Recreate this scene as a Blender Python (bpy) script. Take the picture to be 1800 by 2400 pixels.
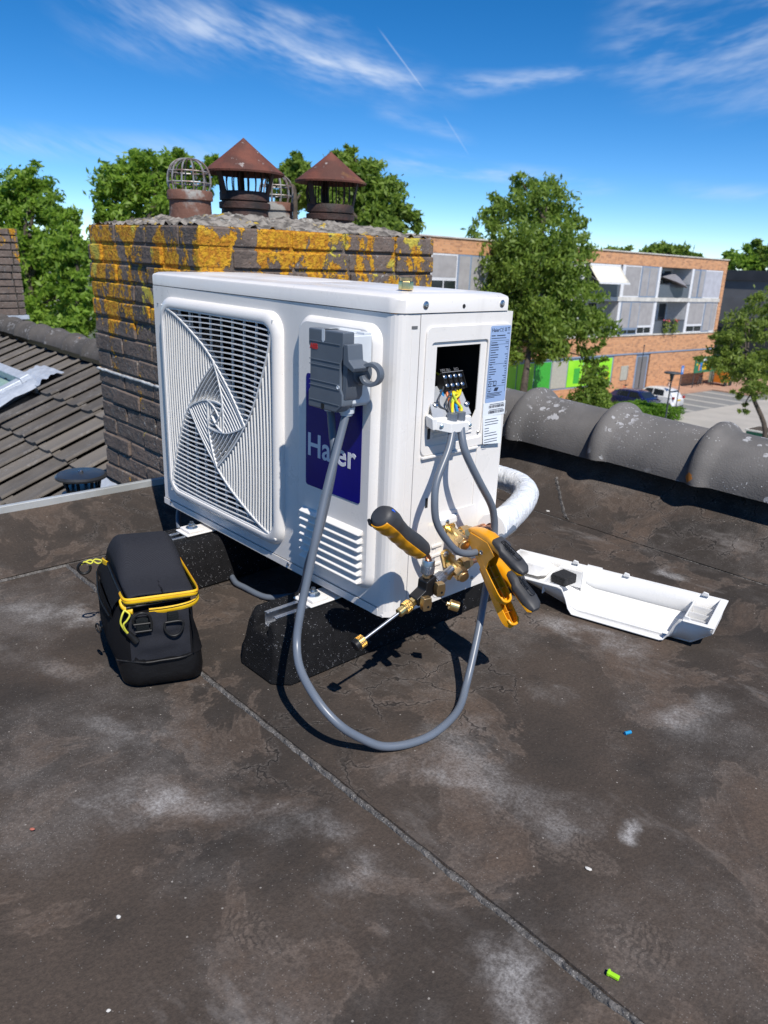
import bpy, bmesh, math, random
from mathutils import Vector, Matrix, Euler, noise as mn
random.seed(7)
R = math.radians
for o in list(bpy.data.objects): bpy.data.objects.remove(o)
sc = bpy.context.scene
COL = sc.collection
# ------------------------------------------------------------------ camera
# World frame: z = 0 is the flat roof, the unit's front lies in the plane y = 0 and runs along x.
CAM = Vector((1.64285, -0.81601, 0.72174))
cr, cu, cf = Vector((.678594, .733524, .038113)), Vector((-.263526, .194702, .944799)), Vector((-.685612, .651178, -.325426))
cam = bpy.data.objects.new('camera', bpy.data.cameras.new('camera')); COL.objects.link(cam)
cam.matrix_world = Matrix(((cr.x, cu.x, -cf.x, CAM.x), (cr.y, cu.y, -cf.y, CAM.y), (cr.z, cu.z, -cf.z, CAM.z), (0, 0, 0, 1)))
cd = cam.data
cd.sensor_fit = 'VERTICAL'; cd.sensor_height = 24.0; cd.sensor_width = 18.0; cd.lens = 17.584
cd.clip_start = .05; cd.clip_end = 3000
cd.dof.use_dof = True; cd.dof.focus_distance = 1.2; cd.dof.aperture_fstop = 7.0
sc.camera = cam
# ------------------------------------------------------------------ light
SUN = Vector((.72, -.26, 1.0)).normalized()          # direction towards the sun
sl = bpy.data.lights.new('sun', 'SUN'); sl.energy = 5.0; sl.angle = R(.53); sl.color = (1.0, .95, .88)
so = bpy.data.objects.new('sun', sl); COL.objects.link(so); so.location = (3, -2, 6)
so.rotation_euler = SUN.to_track_quat('Z', 'Y').to_euler()
sc.view_settings.view_transform = 'Standard'; sc.view_settings.look = 'None'
sc.view_settings.gamma = 1.0; sc.view_settings.exposure = 0.12
sc.view_settings.use_curve_mapping = False
w = bpy.data.worlds.new('World'); sc.world = w; w.use_nodes = True
nt = w.node_tree; nt.nodes.clear()
def N(t, kind, **kw):
    n = t.nodes.new(kind)
    for k, v in kw.items():
        if k.startswith('i_'): n.inputs[int(k[2:])].default_value = v
        else: setattr(n, k, v)
    return n
def math_(t, op, a, b=None, c=None, clamp=False):
    n = t.nodes.new('ShaderNodeMath'); n.operation = op; n.use_clamp = clamp
    for i, v in enumerate((a, b, c)):
        if v is None: continue
        if isinstance(v, (int, float)): n.inputs[i].default_value = v
        else: t.links.new(v, n.inputs[i])
    return n.outputs[0]
def sstep(t, v, a, b):
    n = t.nodes.new('ShaderNodeMapRange'); n.interpolation_type = 'SMOOTHSTEP'
    t.links.new(v, n.inputs[0]); n.inputs[1].default_value = a; n.inputs[2].default_value = b
    n.inputs[3].default_value = 0; n.inputs[4].default_value = 1
    return n.outputs[0]
def dot(t, v, d):
    n = t.nodes.new('ShaderNodeVectorMath'); n.operation = 'DOT_PRODUCT'
    t.links.new(v, n.inputs[0]); n.inputs[1].default_value = d
    return n.outputs['Value']
sky = N(nt, 'ShaderNodeTexSky', sky_type='NISHITA', sun_disc=False, sun_elevation=math.asin(SUN.z),
        sun_rotation=math.atan2(SUN.x, SUN.y), altitude=0, air_density=.50, dust_density=0.0, ozone_density=2.0)
hs = N(nt, 'ShaderNodeHueSaturation'); hs.inputs['Saturation'].default_value = 1.37; hs.inputs['Value'].default_value = 1.0
nt.links.new(sky.outputs[0], hs.inputs['Color'])
tc = N(nt, 'ShaderNodeTexCoord'); dirv = tc.outputs['Generated']
# thin cirrus: streaks of cloud lying along great circles of the sky, broken up by noise stretched along the wind
WA = Vector((.63, .76, -.17)).normalized(); WU = Vector((-.40, .50, .77)); WU = (WU - WA * WU.dot(WA)).normalized(); WC = WA.cross(WU)
def sky_noise(t, sa, sc_, su, detail, rough, dist=.0):
    cb = t.nodes.new('ShaderNodeCombineXYZ')
    for i, (ax, k) in enumerate(((WA, sa), (WU, sc_), (WC, su))): t.links.new(math_(t, 'MULTIPLY', dot(t, dirv, ax), k), cb.inputs[i])
    n = t.nodes.new('ShaderNodeTexNoise'); n.inputs['Scale'].default_value = 1; n.inputs['Detail'].default_value = detail
    n.inputs['Roughness'].default_value = rough; n.inputs['Distortion'].default_value = dist
    t.links.new(cb.outputs[0], n.inputs['Vector']); return n.outputs[0]
NF = sky_noise(nt, 9, 55, 9, 4, .62); NW = math_(nt, 'SUBTRACT', sky_noise(nt, 6, 6, 6, 1, .5), .5)
def streak(p0, p1, width0, width1, strength, sa=0, sc_=0, lo=.35, hi=.75):
    a, b = Vector(p0).normalized(), Vector(p1).normalized()
    n = a.cross(b).normalized(); mid = (a + b).normalized(); ax = n.cross(mid).normalized()
    half = math.asin(min(1, (b - a).length / 2))
    u = dot(nt, dirv, ax); v = dot(nt, dirv, n); f = dot(nt, dirv, mid)
    ux = math_(nt, 'DIVIDE', u, math.sin(half))                      # -1..1 along
    vv = math_(nt, 'MULTIPLY_ADD', NW, width0 * .9, v)
    wid = math_(nt, 'MULTIPLY_ADD', math_(nt, 'MULTIPLY_ADD', ux, .5, .5, clamp=True), width1 - width0, width0)
    m = math_(nt, 'SUBTRACT', 1, sstep(nt, math_(nt, 'DIVIDE', math_(nt, 'ABSOLUTE', vv), wid), 0.0, 1.0))
    m = math_(nt, 'MULTIPLY', m, math_(nt, 'SUBTRACT', 1, sstep(nt, math_(nt, 'ABSOLUTE', ux), .55, 1.1)))
    m = math_(nt, 'MULTIPLY', m, math_(nt, 'GREATER_THAN', f, 0.1))
    return math_(nt, 'MULTIPLY', math_(nt, 'MULTIPLY', m, sstep(nt, NF, lo, hi)), strength)
S = [streak((-0.8988, 0.3558, 0.2559), (-0.6644, 0.7278, 0.1698), .075, .028, .50, 10, 55, .36, .86),
     streak((-0.8582, 0.4558, 0.2360), (-0.6924, 0.6988, 0.1795), .028, .014, .42, 14, 120, .38, .80),
     streak((-0.5490, 0.7996, 0.2433), (-0.2820, 0.9384, 0.1997), .085, .12, .50, 7, 26, .34, .85),
     streak((-0.6814, 0.7084, 0.1841), (-0.5345, 0.8207, 0.2021), .020, .012, .55, 22, 90, .40, .78),
     streak((-0.9698, 0.2257, 0.0924), (-0.8215, 0.5605, 0.1048), .022, .034, .33, 9, 60, .30, .80),
     streak((-0.7724, 0.6250, 0.1133), (-0.5137, 0.8543, 0.0792), .024, .016, .50, 11, 80, .36, .80),
     streak((-0.7419, 0.6506, 0.1620), (-0.6513, 0.7479, 0.1285), .016, .010, .28, 16, 90, .35, .80),
     streak((-0.7235, 0.6478, 0.2383), (-0.6938, 0.6973, 0.1799), .0016, .0014, .26, 6, 10, .05, .5),
     streak((-0.6798, 0.7165, 0.1563), (-0.6592, 0.7432, 0.1146), .0018, .0014, .13, 6, 10, .05, .5),
     streak((-0.8155, 0.5251, 0.2432), (-0.7315, 0.6382, 0.2401), .016, .020, .35, 14, 60, .40, .80),
     streak((-0.4728, 0.8771, 0.0844), (-0.2963, 0.9523, 0.0725), .012, .018, .25, 9, 60, .30, .80)]
tot = S[0]
for s in S[1:]: tot = math_(nt, 'ADD', tot, s)
tot = math_(nt, 'MINIMUM', tot, .85)
mx = N(nt, 'ShaderNodeMix', data_type='RGBA'); mx.inputs[7].default_value = (5.0, 5.6, 6.6, 1)
nt.links.new(tot, mx.inputs[0]); nt.links.new(hs.outputs[0], mx.inputs[6])
bg = N(nt, 'ShaderNodeBackground'); bg.inputs[1].default_value = .142
out = N(nt, 'ShaderNodeOutputWorld'); nt.links.new(mx.outputs[2], bg.inputs[0]); nt.links.new(bg.outputs[0], out.inputs[0])

# ------------------------------------------------------------------ materials
def rgb(h):       # sRGB hex -> linear
    c = [int(h[i:i + 2], 16) / 255 for i in (0, 2, 4)]
    return tuple(x / 12.92 if x <= .04045 else ((x + .055) / 1.055) ** 2.4 for x in c) + (1,)
class M:
    """procedural material: base colour broken up by noise, with optional bump"""
    flat = False
    def __init__(s, name, col, rough=.5, metal=0, col2=None, scale=8, detail=5, bump=0, bscale=60, spec=None, lo=.35, hi=.65, trans=0, alpha=None, coat=0, rvar=.08, world=False):
        m = s.m = bpy.data.materials.new(name); m.use_nodes = True
        t = s.t = m.node_tree; s.b = t.nodes['Principled BSDF']; b = s.b
        s.obj = t.nodes.new('ShaderNodeNewGeometry').outputs['Position'] if world else t.nodes.new('ShaderNodeTexCoord').outputs['Object']
        col = tuple(col) + (() if len(col) == 4 else (1,))
        c2 = col2 if col2 is not None else tuple(x * .86 for x in col[:3])
        c2 = tuple(c2)[:3] + (1,)
        n = s.noise(scale, detail); f = sstep(t, n, lo, hi)
        s.col = s.mix(f, col, c2)
        t.links.new(s.col, b.inputs['Base Color'])
        b.inputs['Metallic'].default_value = metal
        if rvar: rr = math_(t, 'MULTIPLY_ADD', n, rvar * 2, rough - rvar, clamp=True); t.links.new(rr, b.inputs['Roughness'])
        else: b.inputs['Roughness'].default_value = rough
        if spec is not None: b.inputs['Specular IOR Level'].default_value = spec
        if coat: b.inputs['Coat Weight'].default_value = coat; b.inputs['Coat Roughness'].default_value = .08
        if trans: b.inputs['Transmission Weight'].default_value = trans
        s.h = None
        if bump: s.bump(s.noise(bscale, 3), bump)
    def noise(s, scale, detail=5, rough=.55, vec=None, dist=0):
        n = s.t.nodes.new('ShaderNodeTexNoise'); n.inputs['Scale'].default_value = scale; n.inputs['Detail'].default_value = detail
        if M.flat: n.noise_dimensions = '2D'
        n.inputs['Roughness'].default_value = rough; n.inputs['Distortion'].default_value = dist
        s.t.links.new(vec or s.obj, n.inputs['Vector']); return n.outputs[0]
    def voro(s, scale, feature='F1', vec=None, rnd=1):
        n = s.t.nodes.new('ShaderNodeTexVoronoi'); n.voronoi_dimensions = '2D' if M.flat else '3D'; n.feature = feature; n.inputs['Scale'].default_value = scale
        n.inputs['Randomness'].default_value = rnd
        s.t.links.new(vec or s.obj, n.inputs['Vector']); return n
    def mix(s, f, a, b):
        n = s.t.nodes.new('ShaderNodeMix'); n.data_type = 'RGBA'
        for v, i in ((f, 0), (a, 6), (b, 7)):
            if isinstance(v, (int, float)): n.inputs[i].default_value = v
            elif isinstance(v, tuple): n.inputs[i].default_value = v if len(v) == 4 else v + (1,)
            else: s.t.links.new(v, n.inputs[i])
        return n.outputs[2]
    def setcol(s, c): s.col = c; s.t.links.new(c, s.b.inputs['Base Color'])
    def bump(s, h, strength, dist=.01):
        n = s.t.nodes.new('ShaderNodeBump'); n.inputs['Strength'].default_value = strength; n.inputs['Distance'].default_value = dist
        s.t.links.new(h, n.inputs['Height'])
        if s.h is not None: s.t.links.new(s.h, n.inputs['Normal'])
        s.h = n.outputs[0]; s.t.links.new(s.h, s.b.inputs['Normal'])
    def oi(s):          # per-object random
        return s.t.nodes.new('ShaderNodeObjectInfo').outputs['Random']
MT = {}
def mk(name, *a, **k): MT[name] = M(name, *a, **k); return MT[name]
mk('white_paint', (.79, .76, .725), .34, col2=(.765, .735, .70), scale=4, coat=.15, bump=.02, bscale=500)
mk('white_plastic', (.78, .775, .76), .38, col2=(.74, .735, .72), scale=5)
mk('offwhite', (.80, .79, .77), .5, scale=6)
mk('steel', (.55, .56, .58), .32, 1, col2=(.42, .43, .45), scale=20)
mk('zinc', (.62, .66, .70), .28, 1, col2=(.45, .55, .62), scale=60)
mk('bracket_zinc', (.50, .52, .55), .42, .35, col2=(.42, .44, .47), scale=20)
mk('aluminium', (.72, .74, .77), .33, 1, col2=(.6, .62, .65), scale=14, bump=.03, bscale=200)
mk('brass', (.88, .66, .30), .30, 1, col2=(.78, .55, .22), scale=35)
mk('brass_dull', (.74, .52, .27), .38, 1, col2=(.62, .42, .20), scale=35)
mk('copper', (.70, .36, .22), .32, 1, col2=(.52, .25, .15), scale=30)
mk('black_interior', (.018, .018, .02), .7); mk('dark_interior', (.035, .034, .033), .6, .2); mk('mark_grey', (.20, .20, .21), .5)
mk('interior_metal', (.20, .20, .20), .5, .3, col2=(.14, .14, .14))
mk('black_plastic', (.010, .010, .011), .42, col2=(.016, .016, .016), scale=30, spec=.3)
mk('dark_anodised', (.02, .02, .022), .3, .4, scale=40)
mk('cable_grey', (.125, .148, .185), .36, col2=(.108, .128, .16), scale=12)
mk('badge_blue', (.006, .006, .19), .25, col2=(.005, .005, .16), scale=9, spec=.3)
mk('badge_white', (.72, .74, .80), .25)
mk('switch_dark', (.105, .125, .155), .45, col2=(.096, .115, .142), scale=20, bump=.03, bscale=900)
mk('switch_light', (.60, .64, .68), .45, col2=(.56, .60, .64), scale=20)
mk('logo_red', (.50, .02, .02), .5)
mk('label_blue', (.30, .42, .66), .35, scale=3)
mk('print_dark', (.025, .035, .07), .5)
mk('sticker_white', (.78, .82, .86), .4, scale=3)
mk('wire_yellow', (.75, .62, .02), .35, col2=(.45, .55, .05), scale=80, lo=.5, hi=.56)
mk('wire_blue', (.02, .22, .55), .35)
mk('wire_orange', (.62, .17, .05), .38)
mk('wire_grey', (.06, .065, .075), .35)
mk('wire_red', (.3, .02, .02), .4)
mk('bag_yellow', (.80, .50, .008), .55, col2=(.72, .42, .005), scale=40, bump=.08, bscale=700)
mk('cord_yellow', (.62, .60, .06), .6, bump=.1, bscale=900)
mk('tool_yellow', (.78, .35, .008), .32, col2=(.72, .30, .005), scale=14, coat=.1)
mk('tool_orange_inner', (.62, .24, .005), .4, col2=(.5, .18, .004), scale=14)
mk('tool_rubber', (.030, .031, .034), .55, col2=(.045, .046, .05), scale=18, bump=.03, bscale=300)
mk('led_blue', (.02, .12, .7), .2)
mk('foam', (.022, .022, .024), .95, bump=.6, bscale=260)
mk('tape_white', (.80, .81, .82), .33, col2=(.74, .76, .78), scale=14)
MT['tape_white'].bump(MT['tape_white'].noise(34, 4, dist=1.6), .7, .008)
mk('glass_dark', (.02, .025, .03), .06, spec=.8)
mk('glass_green', (.30, .42, .34), .12, spec=.6)
mk('lead', (.52, .56, .62), .42, .2, col2=(.42, .46, .52), scale=20, bump=.25, bscale=40)
mk('trim_metal', (.58, .60, .60), .45, .4, col2=(.44, .45, .43), scale=9)
mk('vent_black', (.022, .024, .028), .32, col2=(.04, .042, .045), scale=20)
mk('green_bit', (.34, .72, .02), .5); mk('blue_bit', (.01, .25, .5), .5); mk('pale_chip', (.6, .58, .54), .8); mk('red_bit', (.4, .12, .08), .8)
# ---- richer surface materials
def grime(name, k):
    m = MT[name]; t = m.t
    mp = t.nodes.new('ShaderNodeMapping'); mp.inputs['Scale'].default_value = (1, 1, .16); t.links.new(m.obj, mp.inputs[0])
    run = math_(t, 'MULTIPLY', sstep(t, m.noise(26, 5, .65, vec=mp.outputs[0]), .52, .74), sstep(t, m.noise(5, 3), .42, .62))
    m.setcol(m.mix(math_(t, 'MULTIPLY', run, .16 * k), m.col, (.42, .39, .35)))
    sm = math_(t, 'MULTIPLY', sstep(t, m.noise(16, 6, .7, dist=.8), .56, .72), .13 * k); m.setcol(m.mix(sm, m.col, (.40, .38, .36)))
    sp = math_(t, 'LESS_THAN', m.voro(85).outputs['Distance'], .07); m.setcol(m.mix(math_(t, 'MULTIPLY', sp, .30 * k), m.col, (.30, .27, .24)))
    m.b.inputs['Roughness'].default_value = .4; rr = math_(t, 'MULTIPLY_ADD', sstep(t, m.noise(7, 5, .7), .35, .7), .26, .26); t.links.new(rr, m.b.inputs['Roughness'])
grime('white_paint', 1.0); grime('white_plastic', .6); grime('switch_dark', .12)
def rubber_granulate():
    m = mk('rubber_granulate', (.0065, .0065, .0072), .85, col2=(.011, .011, .012), scale=60, lo=.3, hi=.7, spec=.18)
    v = m.voro(620); r = m.noise(170, 3)
    spk = math_(m.t, 'MULTIPLY', math_(m.t, 'LESS_THAN', v.outputs['Distance'], .34), math_(m.t, 'GREATER_THAN', r, .60))
    rnd = m.t.nodes.new('ShaderNodeSeparateColor'); m.t.links.new(v.outputs['Color'], rnd.inputs[0])
    spk = math_(m.t, 'MULTIPLY', spk, math_(m.t, 'GREATER_THAN', rnd.outputs[0], .55))
    m.setcol(m.mix(math_(m.t, 'MULTIPLY', spk, .8), m.col, (.34, .34, .36)))
    m.bump(m.voro(560).outputs['Distance'], .6, .002)
rubber_granulate()
def membrane(name, stains=True):
    M.flat = True
    m = mk(name, (.078, .060, .048), .9, col2=(.040, .0335, .029), scale=1.7, detail=6, lo=.36, hi=.64, rvar=.0, spec=.2)
    t = m.t
    def shifted(x, y, rot=0, sc_=(1, 1, 1)):
        mp = t.nodes.new('ShaderNodeMapping'); mp.inputs['Location'].default_value = (x, y, 0); mp.inputs['Rotation'].default_value = (0, 0, rot); mp.inputs['Scale'].default_value = sc_
        t.links.new(m.obj, mp.inputs[0]); return mp.outputs[0]
    wv = t.nodes.new('ShaderNodeTexNoise'); wv.noise_dimensions = '2D'; wv.inputs['Scale'].default_value = 7; wv.inputs['Detail'].default_value = 4; wv.inputs['Roughness'].default_value = .6; t.links.new(m.obj, wv.inputs['Vector'])
    wsub = t.nodes.new('ShaderNodeVectorMath'); wsub.operation = 'MULTIPLY_ADD'; wsub.inputs[1].default_value = (.16, .16, 0); wsub.inputs[2].default_value = (-.08, -.08, 0); t.links.new(wv.outputs['Color'], wsub.inputs[0])
    wadd = t.nodes.new('ShaderNodeVectorMath'); wadd.operation = 'ADD'; t.links.new(m.obj, wadd.inputs[0]); t.links.new(wsub.outputs[0], wadd.inputs[1]); warped = wadd.outputs[0]
    nb = m.noise(3.6, 7, .64, dist=.4)                                  # silt left behind by dried puddles
    m.setcol(m.mix(math_(t, 'MULTIPLY', sstep(t, nb, .49, .66), .75), m.col, (.122, .088, .067)))
    rim = math_(t, 'MULTIPLY', sstep(t, nb, .530, .548), math_(t, 'SUBTRACT', 1, sstep(t, nb, .550, .575)))
    m.setcol(m.mix(math_(t, 'MULTIPLY', rim, .38), m.col, (.165, .128, .104)))
    hz = sstep(t, m.noise(2.1, 8, .70, vec=shifted(3.1, 8.4)), .47, .72)          # dusty bloom
    m.setcol(m.mix(math_(t, 'MULTIPLY', hz, .50), m.col, (.165, .150, .140)))
    dk = sstep(t, m.noise(2.8, 6, .62, vec=shifted(9.7, 1.2)), .52, .66)          # damp, sooty areas
    m.setcol(m.mix(math_(t, 'MULTIPLY', dk, .50), m.col, (.026, .0235, .0215)))
    gt = m.noise(190, 2, .75); grit = sstep(t, gt, .25, .78)
    m.setcol(m.mix(math_(t, 'MULTIPLY', math_(t, 'SUBTRACT', 1, grit), .40), m.col, (.024, .021, .019)))
    drag = math_(t, 'MULTIPLY', sstep(t, m.noise(3.0, 7, .72, vec=shifted(0, 0, .9, (1, 2.4, 1))), .58, .76), sstep(t, m.noise(1.9, 1), .40, .60))
    m.setcol(m.mix(math_(t, 'MULTIPLY', drag, .45), m.col, (.24, .222, .21)))
    v = m.voro(420); sp = t.nodes.new('ShaderNodeSeparateColor'); t.links.new(v.outputs['Color'], sp.inputs[0])
    g = math_(t, 'MULTIPLY', math_(t, 'LESS_THAN', v.outputs['Distance'], .30), math_(t, 'GREATER_THAN', sp.outputs[0], math_(t, 'MULTIPLY_ADD', hz, -.16, .985)))
    m.setcol(m.mix(math_(t, 'MULTIPLY', g, .28), m.col, (.34, .32, .30)))
    v2 = m.voro(40); s2 = t.nodes.new('ShaderNodeSeparateColor'); t.links.new(v2.outputs['Color'], s2.inputs[0])
    g2 = math_(t, 'MULTIPLY', math_(t, 'LESS_THAN', v2.outputs['Distance'], .050), math_(t, 'GREATER_THAN', s2.outputs[1], .955))
    m.setcol(m.mix(math_(t, 'MULTIPLY', g2, .65), m.col, (.36, .33, .30)))
    # alligator cracking in places
    ck = m.voro(9.5, 'DISTANCE_TO_EDGE', vec=warped).outputs['Distance']; ckg = sstep(t, m.noise(1.7, 3, vec=shifted(5.5, 2.5)), .50, .60)
    line = math_(t, 'MULTIPLY', math_(t, 'SUBTRACT', 1, sstep(t, ck, .006, .020)), ckg); edge = math_(t, 'MULTIPLY', math_(t, 'SUBTRACT', 1, sstep(t, ck, .02, .10)), ckg)
    m.setcol(m.mix(math_(t, 'MULTIPLY', math_(t, 'MULTIPLY', edge, grit), .30), m.col, (.19, .17, .155)))
    m.setcol(m.mix(math_(t, 'MULTIPLY', line, .75), m.col, (.015, .0135, .0125)))
    hgt = math_(t, 'SUBTRACT', gt, math_(t, 'MULTIPLY', line, 1.6))
    if stains:
        tex = sstep(t, m.noise(11, 7, .70, dist=.3), .34, .70)
        def blob(x, y, rx, ry, rot, k):
            mp = t.nodes.new('ShaderNodeMapping'); mp.vector_type = 'TEXTURE'
            mp.inputs['Location'].default_value = (x, y, 0); mp.inputs['Rotation'].default_value = (0, 0, R(rot)); mp.inputs['Scale'].default_value = (rx, ry, 1)
            t.links.new(warped, mp.inputs[0])
            ln = t.nodes.new('ShaderNodeVectorMath'); ln.operation = 'LENGTH'; t.links.new(mp.outputs[0], ln.inputs[0])
            return math_(t, 'MULTIPLY', math_(t, 'SUBTRACT', 1, sstep(t, ln.outputs['Value'], .1, 1.0)), k)
        ST = [(.806, -.47, .10, .07, 40, 1.0), (.88, -.40, .15, .05, 40, .55), (1.075, -.095, .15, .10, 30, .85), (1.225, .338, .06, .10, 20, .8), (1.298, .012, .035, .03, 0, 1.5),
              (1.309, -.281, .055, .080, -20, 1.1), (1.106, -.296, .07, .06, 30, .8), (.983, -.325, .10, .05, 50, .6), (.173, -.344, .16, .06, 35, .95), (.90, .43, .12, .05, 15, .95),
              (1.016, .447, .09, .05, 15, 1.0), (.884, .90, .055, .04, 15, 1.2), (1.218, -.05, .06, .08, 10, .75), (1.023, .193, .08, .05, 45, .6), (.40, -.42, .10, .06, 30, .6),
              (1.02, -.02, .12, .06, 40, .55), (1.30, .62, .08, .05, 0, .6), (.66, -.42, .14, .04, 30, .45)]
        tt = None
        for s_ in ST:
            bl = blob(*s_); tt = bl if tt is None else math_(t, 'ADD', tt, bl)
        f = math_(t, 'MULTIPLY', tt, math_(t, 'MULTIPLY', math_(t, 'MULTIPLY_ADD', tex, .85, .12), math_(t, 'MULTIPLY_ADD', grit, .70, .40)), clamp=True)
        f = math_(t, 'MULTIPLY', f, math_(t, 'MULTIPLY_ADD', line, -.6, 1.0))
        m.setcol(m.mix(math_(t, 'MULTIPLY', f, .82), m.col, (.34, .33, .325)))
        prt = None                                                     # dried mud prints of boot soles
        for x, y, r_ in ((1.105, -.455, .07), (.40, -.41, .09), (1.256, -.10, .08), (1.381, -.166, .08)):
            bl = blob(x, y, r_, r_ * .6, 35, 1.0); prt = bl if prt is None else math_(t, 'ADD', prt, bl)
        br = t.nodes.new('ShaderNodeTexBrick'); br.inputs['Scale'].default_value = 20; br.inputs['Mortar Size'].default_value = .05; br.inputs['Mortar Smooth'].default_value = .3
        mpb = t.nodes.new('ShaderNodeMapping'); mpb.inputs['Rotation'].default_value = (0, 0, .7); t.links.new(warped, mpb.inputs[0]); t.links.new(mpb.outputs[0], br.inputs[0])
        pm = sstep(t, prt, .22, .45); m.setcol(m.mix(math_(t, 'MULTIPLY', pm, math_(t, 'MULTIPLY_ADD', grit, .35, .08)), m.col, (.155, .125, .105)))
        tread = math_(t, 'MULTIPLY', pm, math_(t, 'MULTIPLY', br.outputs['Fac'], sstep(t, m.noise(14, 3), .40, .55)))
        m.setcol(m.mix(math_(t, 'MULTIPLY', tread, .42), m.col, (.024, .021, .019)))
    m.bump(hgt, .55, .0016); m.bump(m.noise(30, 4, .6), .5, .005)
    M.flat = False
membrane('roof_membrane'); membrane('upstand_membrane', False)
def seam_bead():
    m = mk('seam_bitumen', (.075, .070, .066), .8, col2=(.15, .14, .132), scale=55, lo=.45, hi=.7, bump=.8, bscale=120)
    g = math_(m.t, 'LESS_THAN', m.voro(300).outputs['Distance'], .22)
    m.setcol(m.mix(math_(m.t, 'MULTIPLY', g, .6), m.col, (.36, .34, .32)))
seam_bead()
def concrete_tile(name, a, b, lichen=.0, orange=True):
    m = mk(name, a, .85, col2=b, scale=7, bump=.22, bscale=240, world=True)
    t = m.t
    m.setcol(m.mix(math_(t, 'MULTIPLY', m.oi(), .8 if not orange else .4), m.col, tuple(x * 1.6 for x in a[:3])))
    if lichen:
        v = m.voro(34); msk = math_(t, 'MULTIPLY', sstep(t, m.noise(5.5, 3, .6), .51, .57), sstep(t, m.noise(60, 4, .7), .45, .53))
        ring = math_(t, 'MULTIPLY', msk, math_(t, 'LESS_THAN', v.outputs['Distance'], .42))
        m.setcol(m.mix(math_(t, 'MULTIPLY', ring, lichen), m.col, (.42, .42, .43)))
        sp = math_(t, 'MULTIPLY', math_(t, 'LESS_THAN', m.voro(95).outputs['Distance'], .15), sstep(t, m.noise(4.5, 2), .47, .58))
        m.setcol(m.mix(math_(t, 'MULTIPLY', sp, lichen), m.col, (.50, .50, .50)))
        moss = math_(t, 'MULTIPLY', sstep(t, m.noise(130, 3, .7), .60, .68), sstep(t, m.noise(5.5, 3), .50, .62))
        m.setcol(m.mix(math_(t, 'MULTIPLY', moss, .8), m.col, (.012, .011, .010)))
    if orange:
        n = m.voro(6.5); s2 = t.nodes.new('ShaderNodeSeparateColor'); t.links.new(n.outputs['Color'], s2.inputs[0])
        d = math_(t, 'ADD', n.outputs['Distance'], math_(t, 'MULTIPLY', math_(t, 'SUBTRACT', m.noise(60, 4), .5), .12))
        o = math_(t, 'MULTIPLY', math_(t, 'LESS_THAN', d, .095), math_(t, 'GREATER_THAN', s2.outputs[0], .62))
        m.setcol(m.mix(math_(t, 'MULTIPLY', o, .9), m.col, (.46, .16, .012)))
concrete_tile('ridge_concrete', (.135, .127, .121), (.088, .084, .081), .85)
concrete_tile('roof_tile', (.115, .102, .088), (.075, .066, .058), .15, False)
concrete_tile('old_ridge', (.085, .075, .068), (.055, .05, .046), .4)
def brick_old(name, lich, c1=(.150, .114, .094), c2=(.088, .070, .061)):
    m = mk(name, c1, .88, col2=c2, scale=16, detail=7, bump=.55, bscale=70)
    t = m.t
    rnd = m.oi()
    m.setcol(m.mix(math_(t, 'MULTIPLY', rnd, .55), m.col, (.19, .138, .110)))
    geo = t.nodes.new('ShaderNodeNewGeometry'); sp = t.nodes.new('ShaderNodeSeparateXYZ'); t.links.new(geo.outputs['Position'], sp.inputs[0])
    pos = geo.outputs['Position']
    grey = sstep(t, m.noise(22, 6, .65, vec=pos), .54, .66)
    m.setcol(m.mix(math_(t, 'MULTIPLY', grey, .35), m.col, (.17, .165, .155)))
    wh = math_(t, 'MULTIPLY', sstep(t, m.noise(75, 4, .7, vec=pos), .60, .66), sstep(t, m.noise(7, 4, vec=pos), .44, .58))
    m.setcol(m.mix(math_(t, 'MULTIPLY', wh, .8), m.col, (.40, .40, .38)))
    if lich:
        hgt = sstep(t, sp.outputs[2], lich[0], lich[1])       # grows where rain and light reach it, near the weathered top
        cmb = t.nodes.new('ShaderNodeMapping'); cmb.inputs['Scale'].default_value = (1, 1, .55); t.links.new(pos, cmb.inputs[0])
        big = m.noise(11, 7, .60, vec=cmb.outputs[0], dist=.4)
        thr = math_(t, 'MULTIPLY_ADD', hgt, -.232, .70)
        det = math_(t, 'MULTIPLY_ADD', math_(t, 'SUBTRACT', m.noise(70, 5, .75, vec=pos), .5), .34, big)
        k = sstep(t, math_(t, 'SUBTRACT', det, thr), .0, .022)
        yel = m.mix(sstep(t, m.noise(70, 4, vec=pos), .40, .62), (.42, .17, .008), (.60, .32, .014))
        yel = m.mix(sstep(t, m.noise(9, 2, vec=pos), .55, .65), yel, (.52, .44, .06))
        m.setcol(m.mix(k, m.col, yel))
        m.bump(math_(t, 'MULTIPLY', k, m.noise(140, 4, vec=pos)), .8, .006)
    m.bump(m.noise(160, 5, .7), .45, .003)
brick_old('chimney_brick', (-.05, .74)); brick_old('far_brick', (.1, 1.0)); brick_old('chimney_mortar', (-.05, .80), (.11, .097, .085), (.055, .048, .043))
mk('mortar', (.050, .044, .039), .95, col2=(.13, .12, .108), scale=45, lo=.48, hi=.68, bump=1.0, bscale=80)
def crown():
    m = mk('mortar_crown', (.27, .245, .215), .95, col2=(.09, .08, .07), scale=24, lo=.40, hi=.62, bump=1.0, bscale=60)
    k = sstep(m.t, m.noise(30, 5, .65), .60, .66); m.setcol(m.mix(math_(m.t, 'MULTIPLY', k, .7), m.col, (.42, .42, .38)))
    k = sstep(m.t, m.noise(13, 4, .65), .62, .68); m.setcol(m.mix(k, m.col, (.40, .28, .03)))
crown()
mk('mastic_white', (.55, .56, .56), .6, bump=.6, bscale=60, col2=(.35, .36, .36), scale=18)
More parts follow.
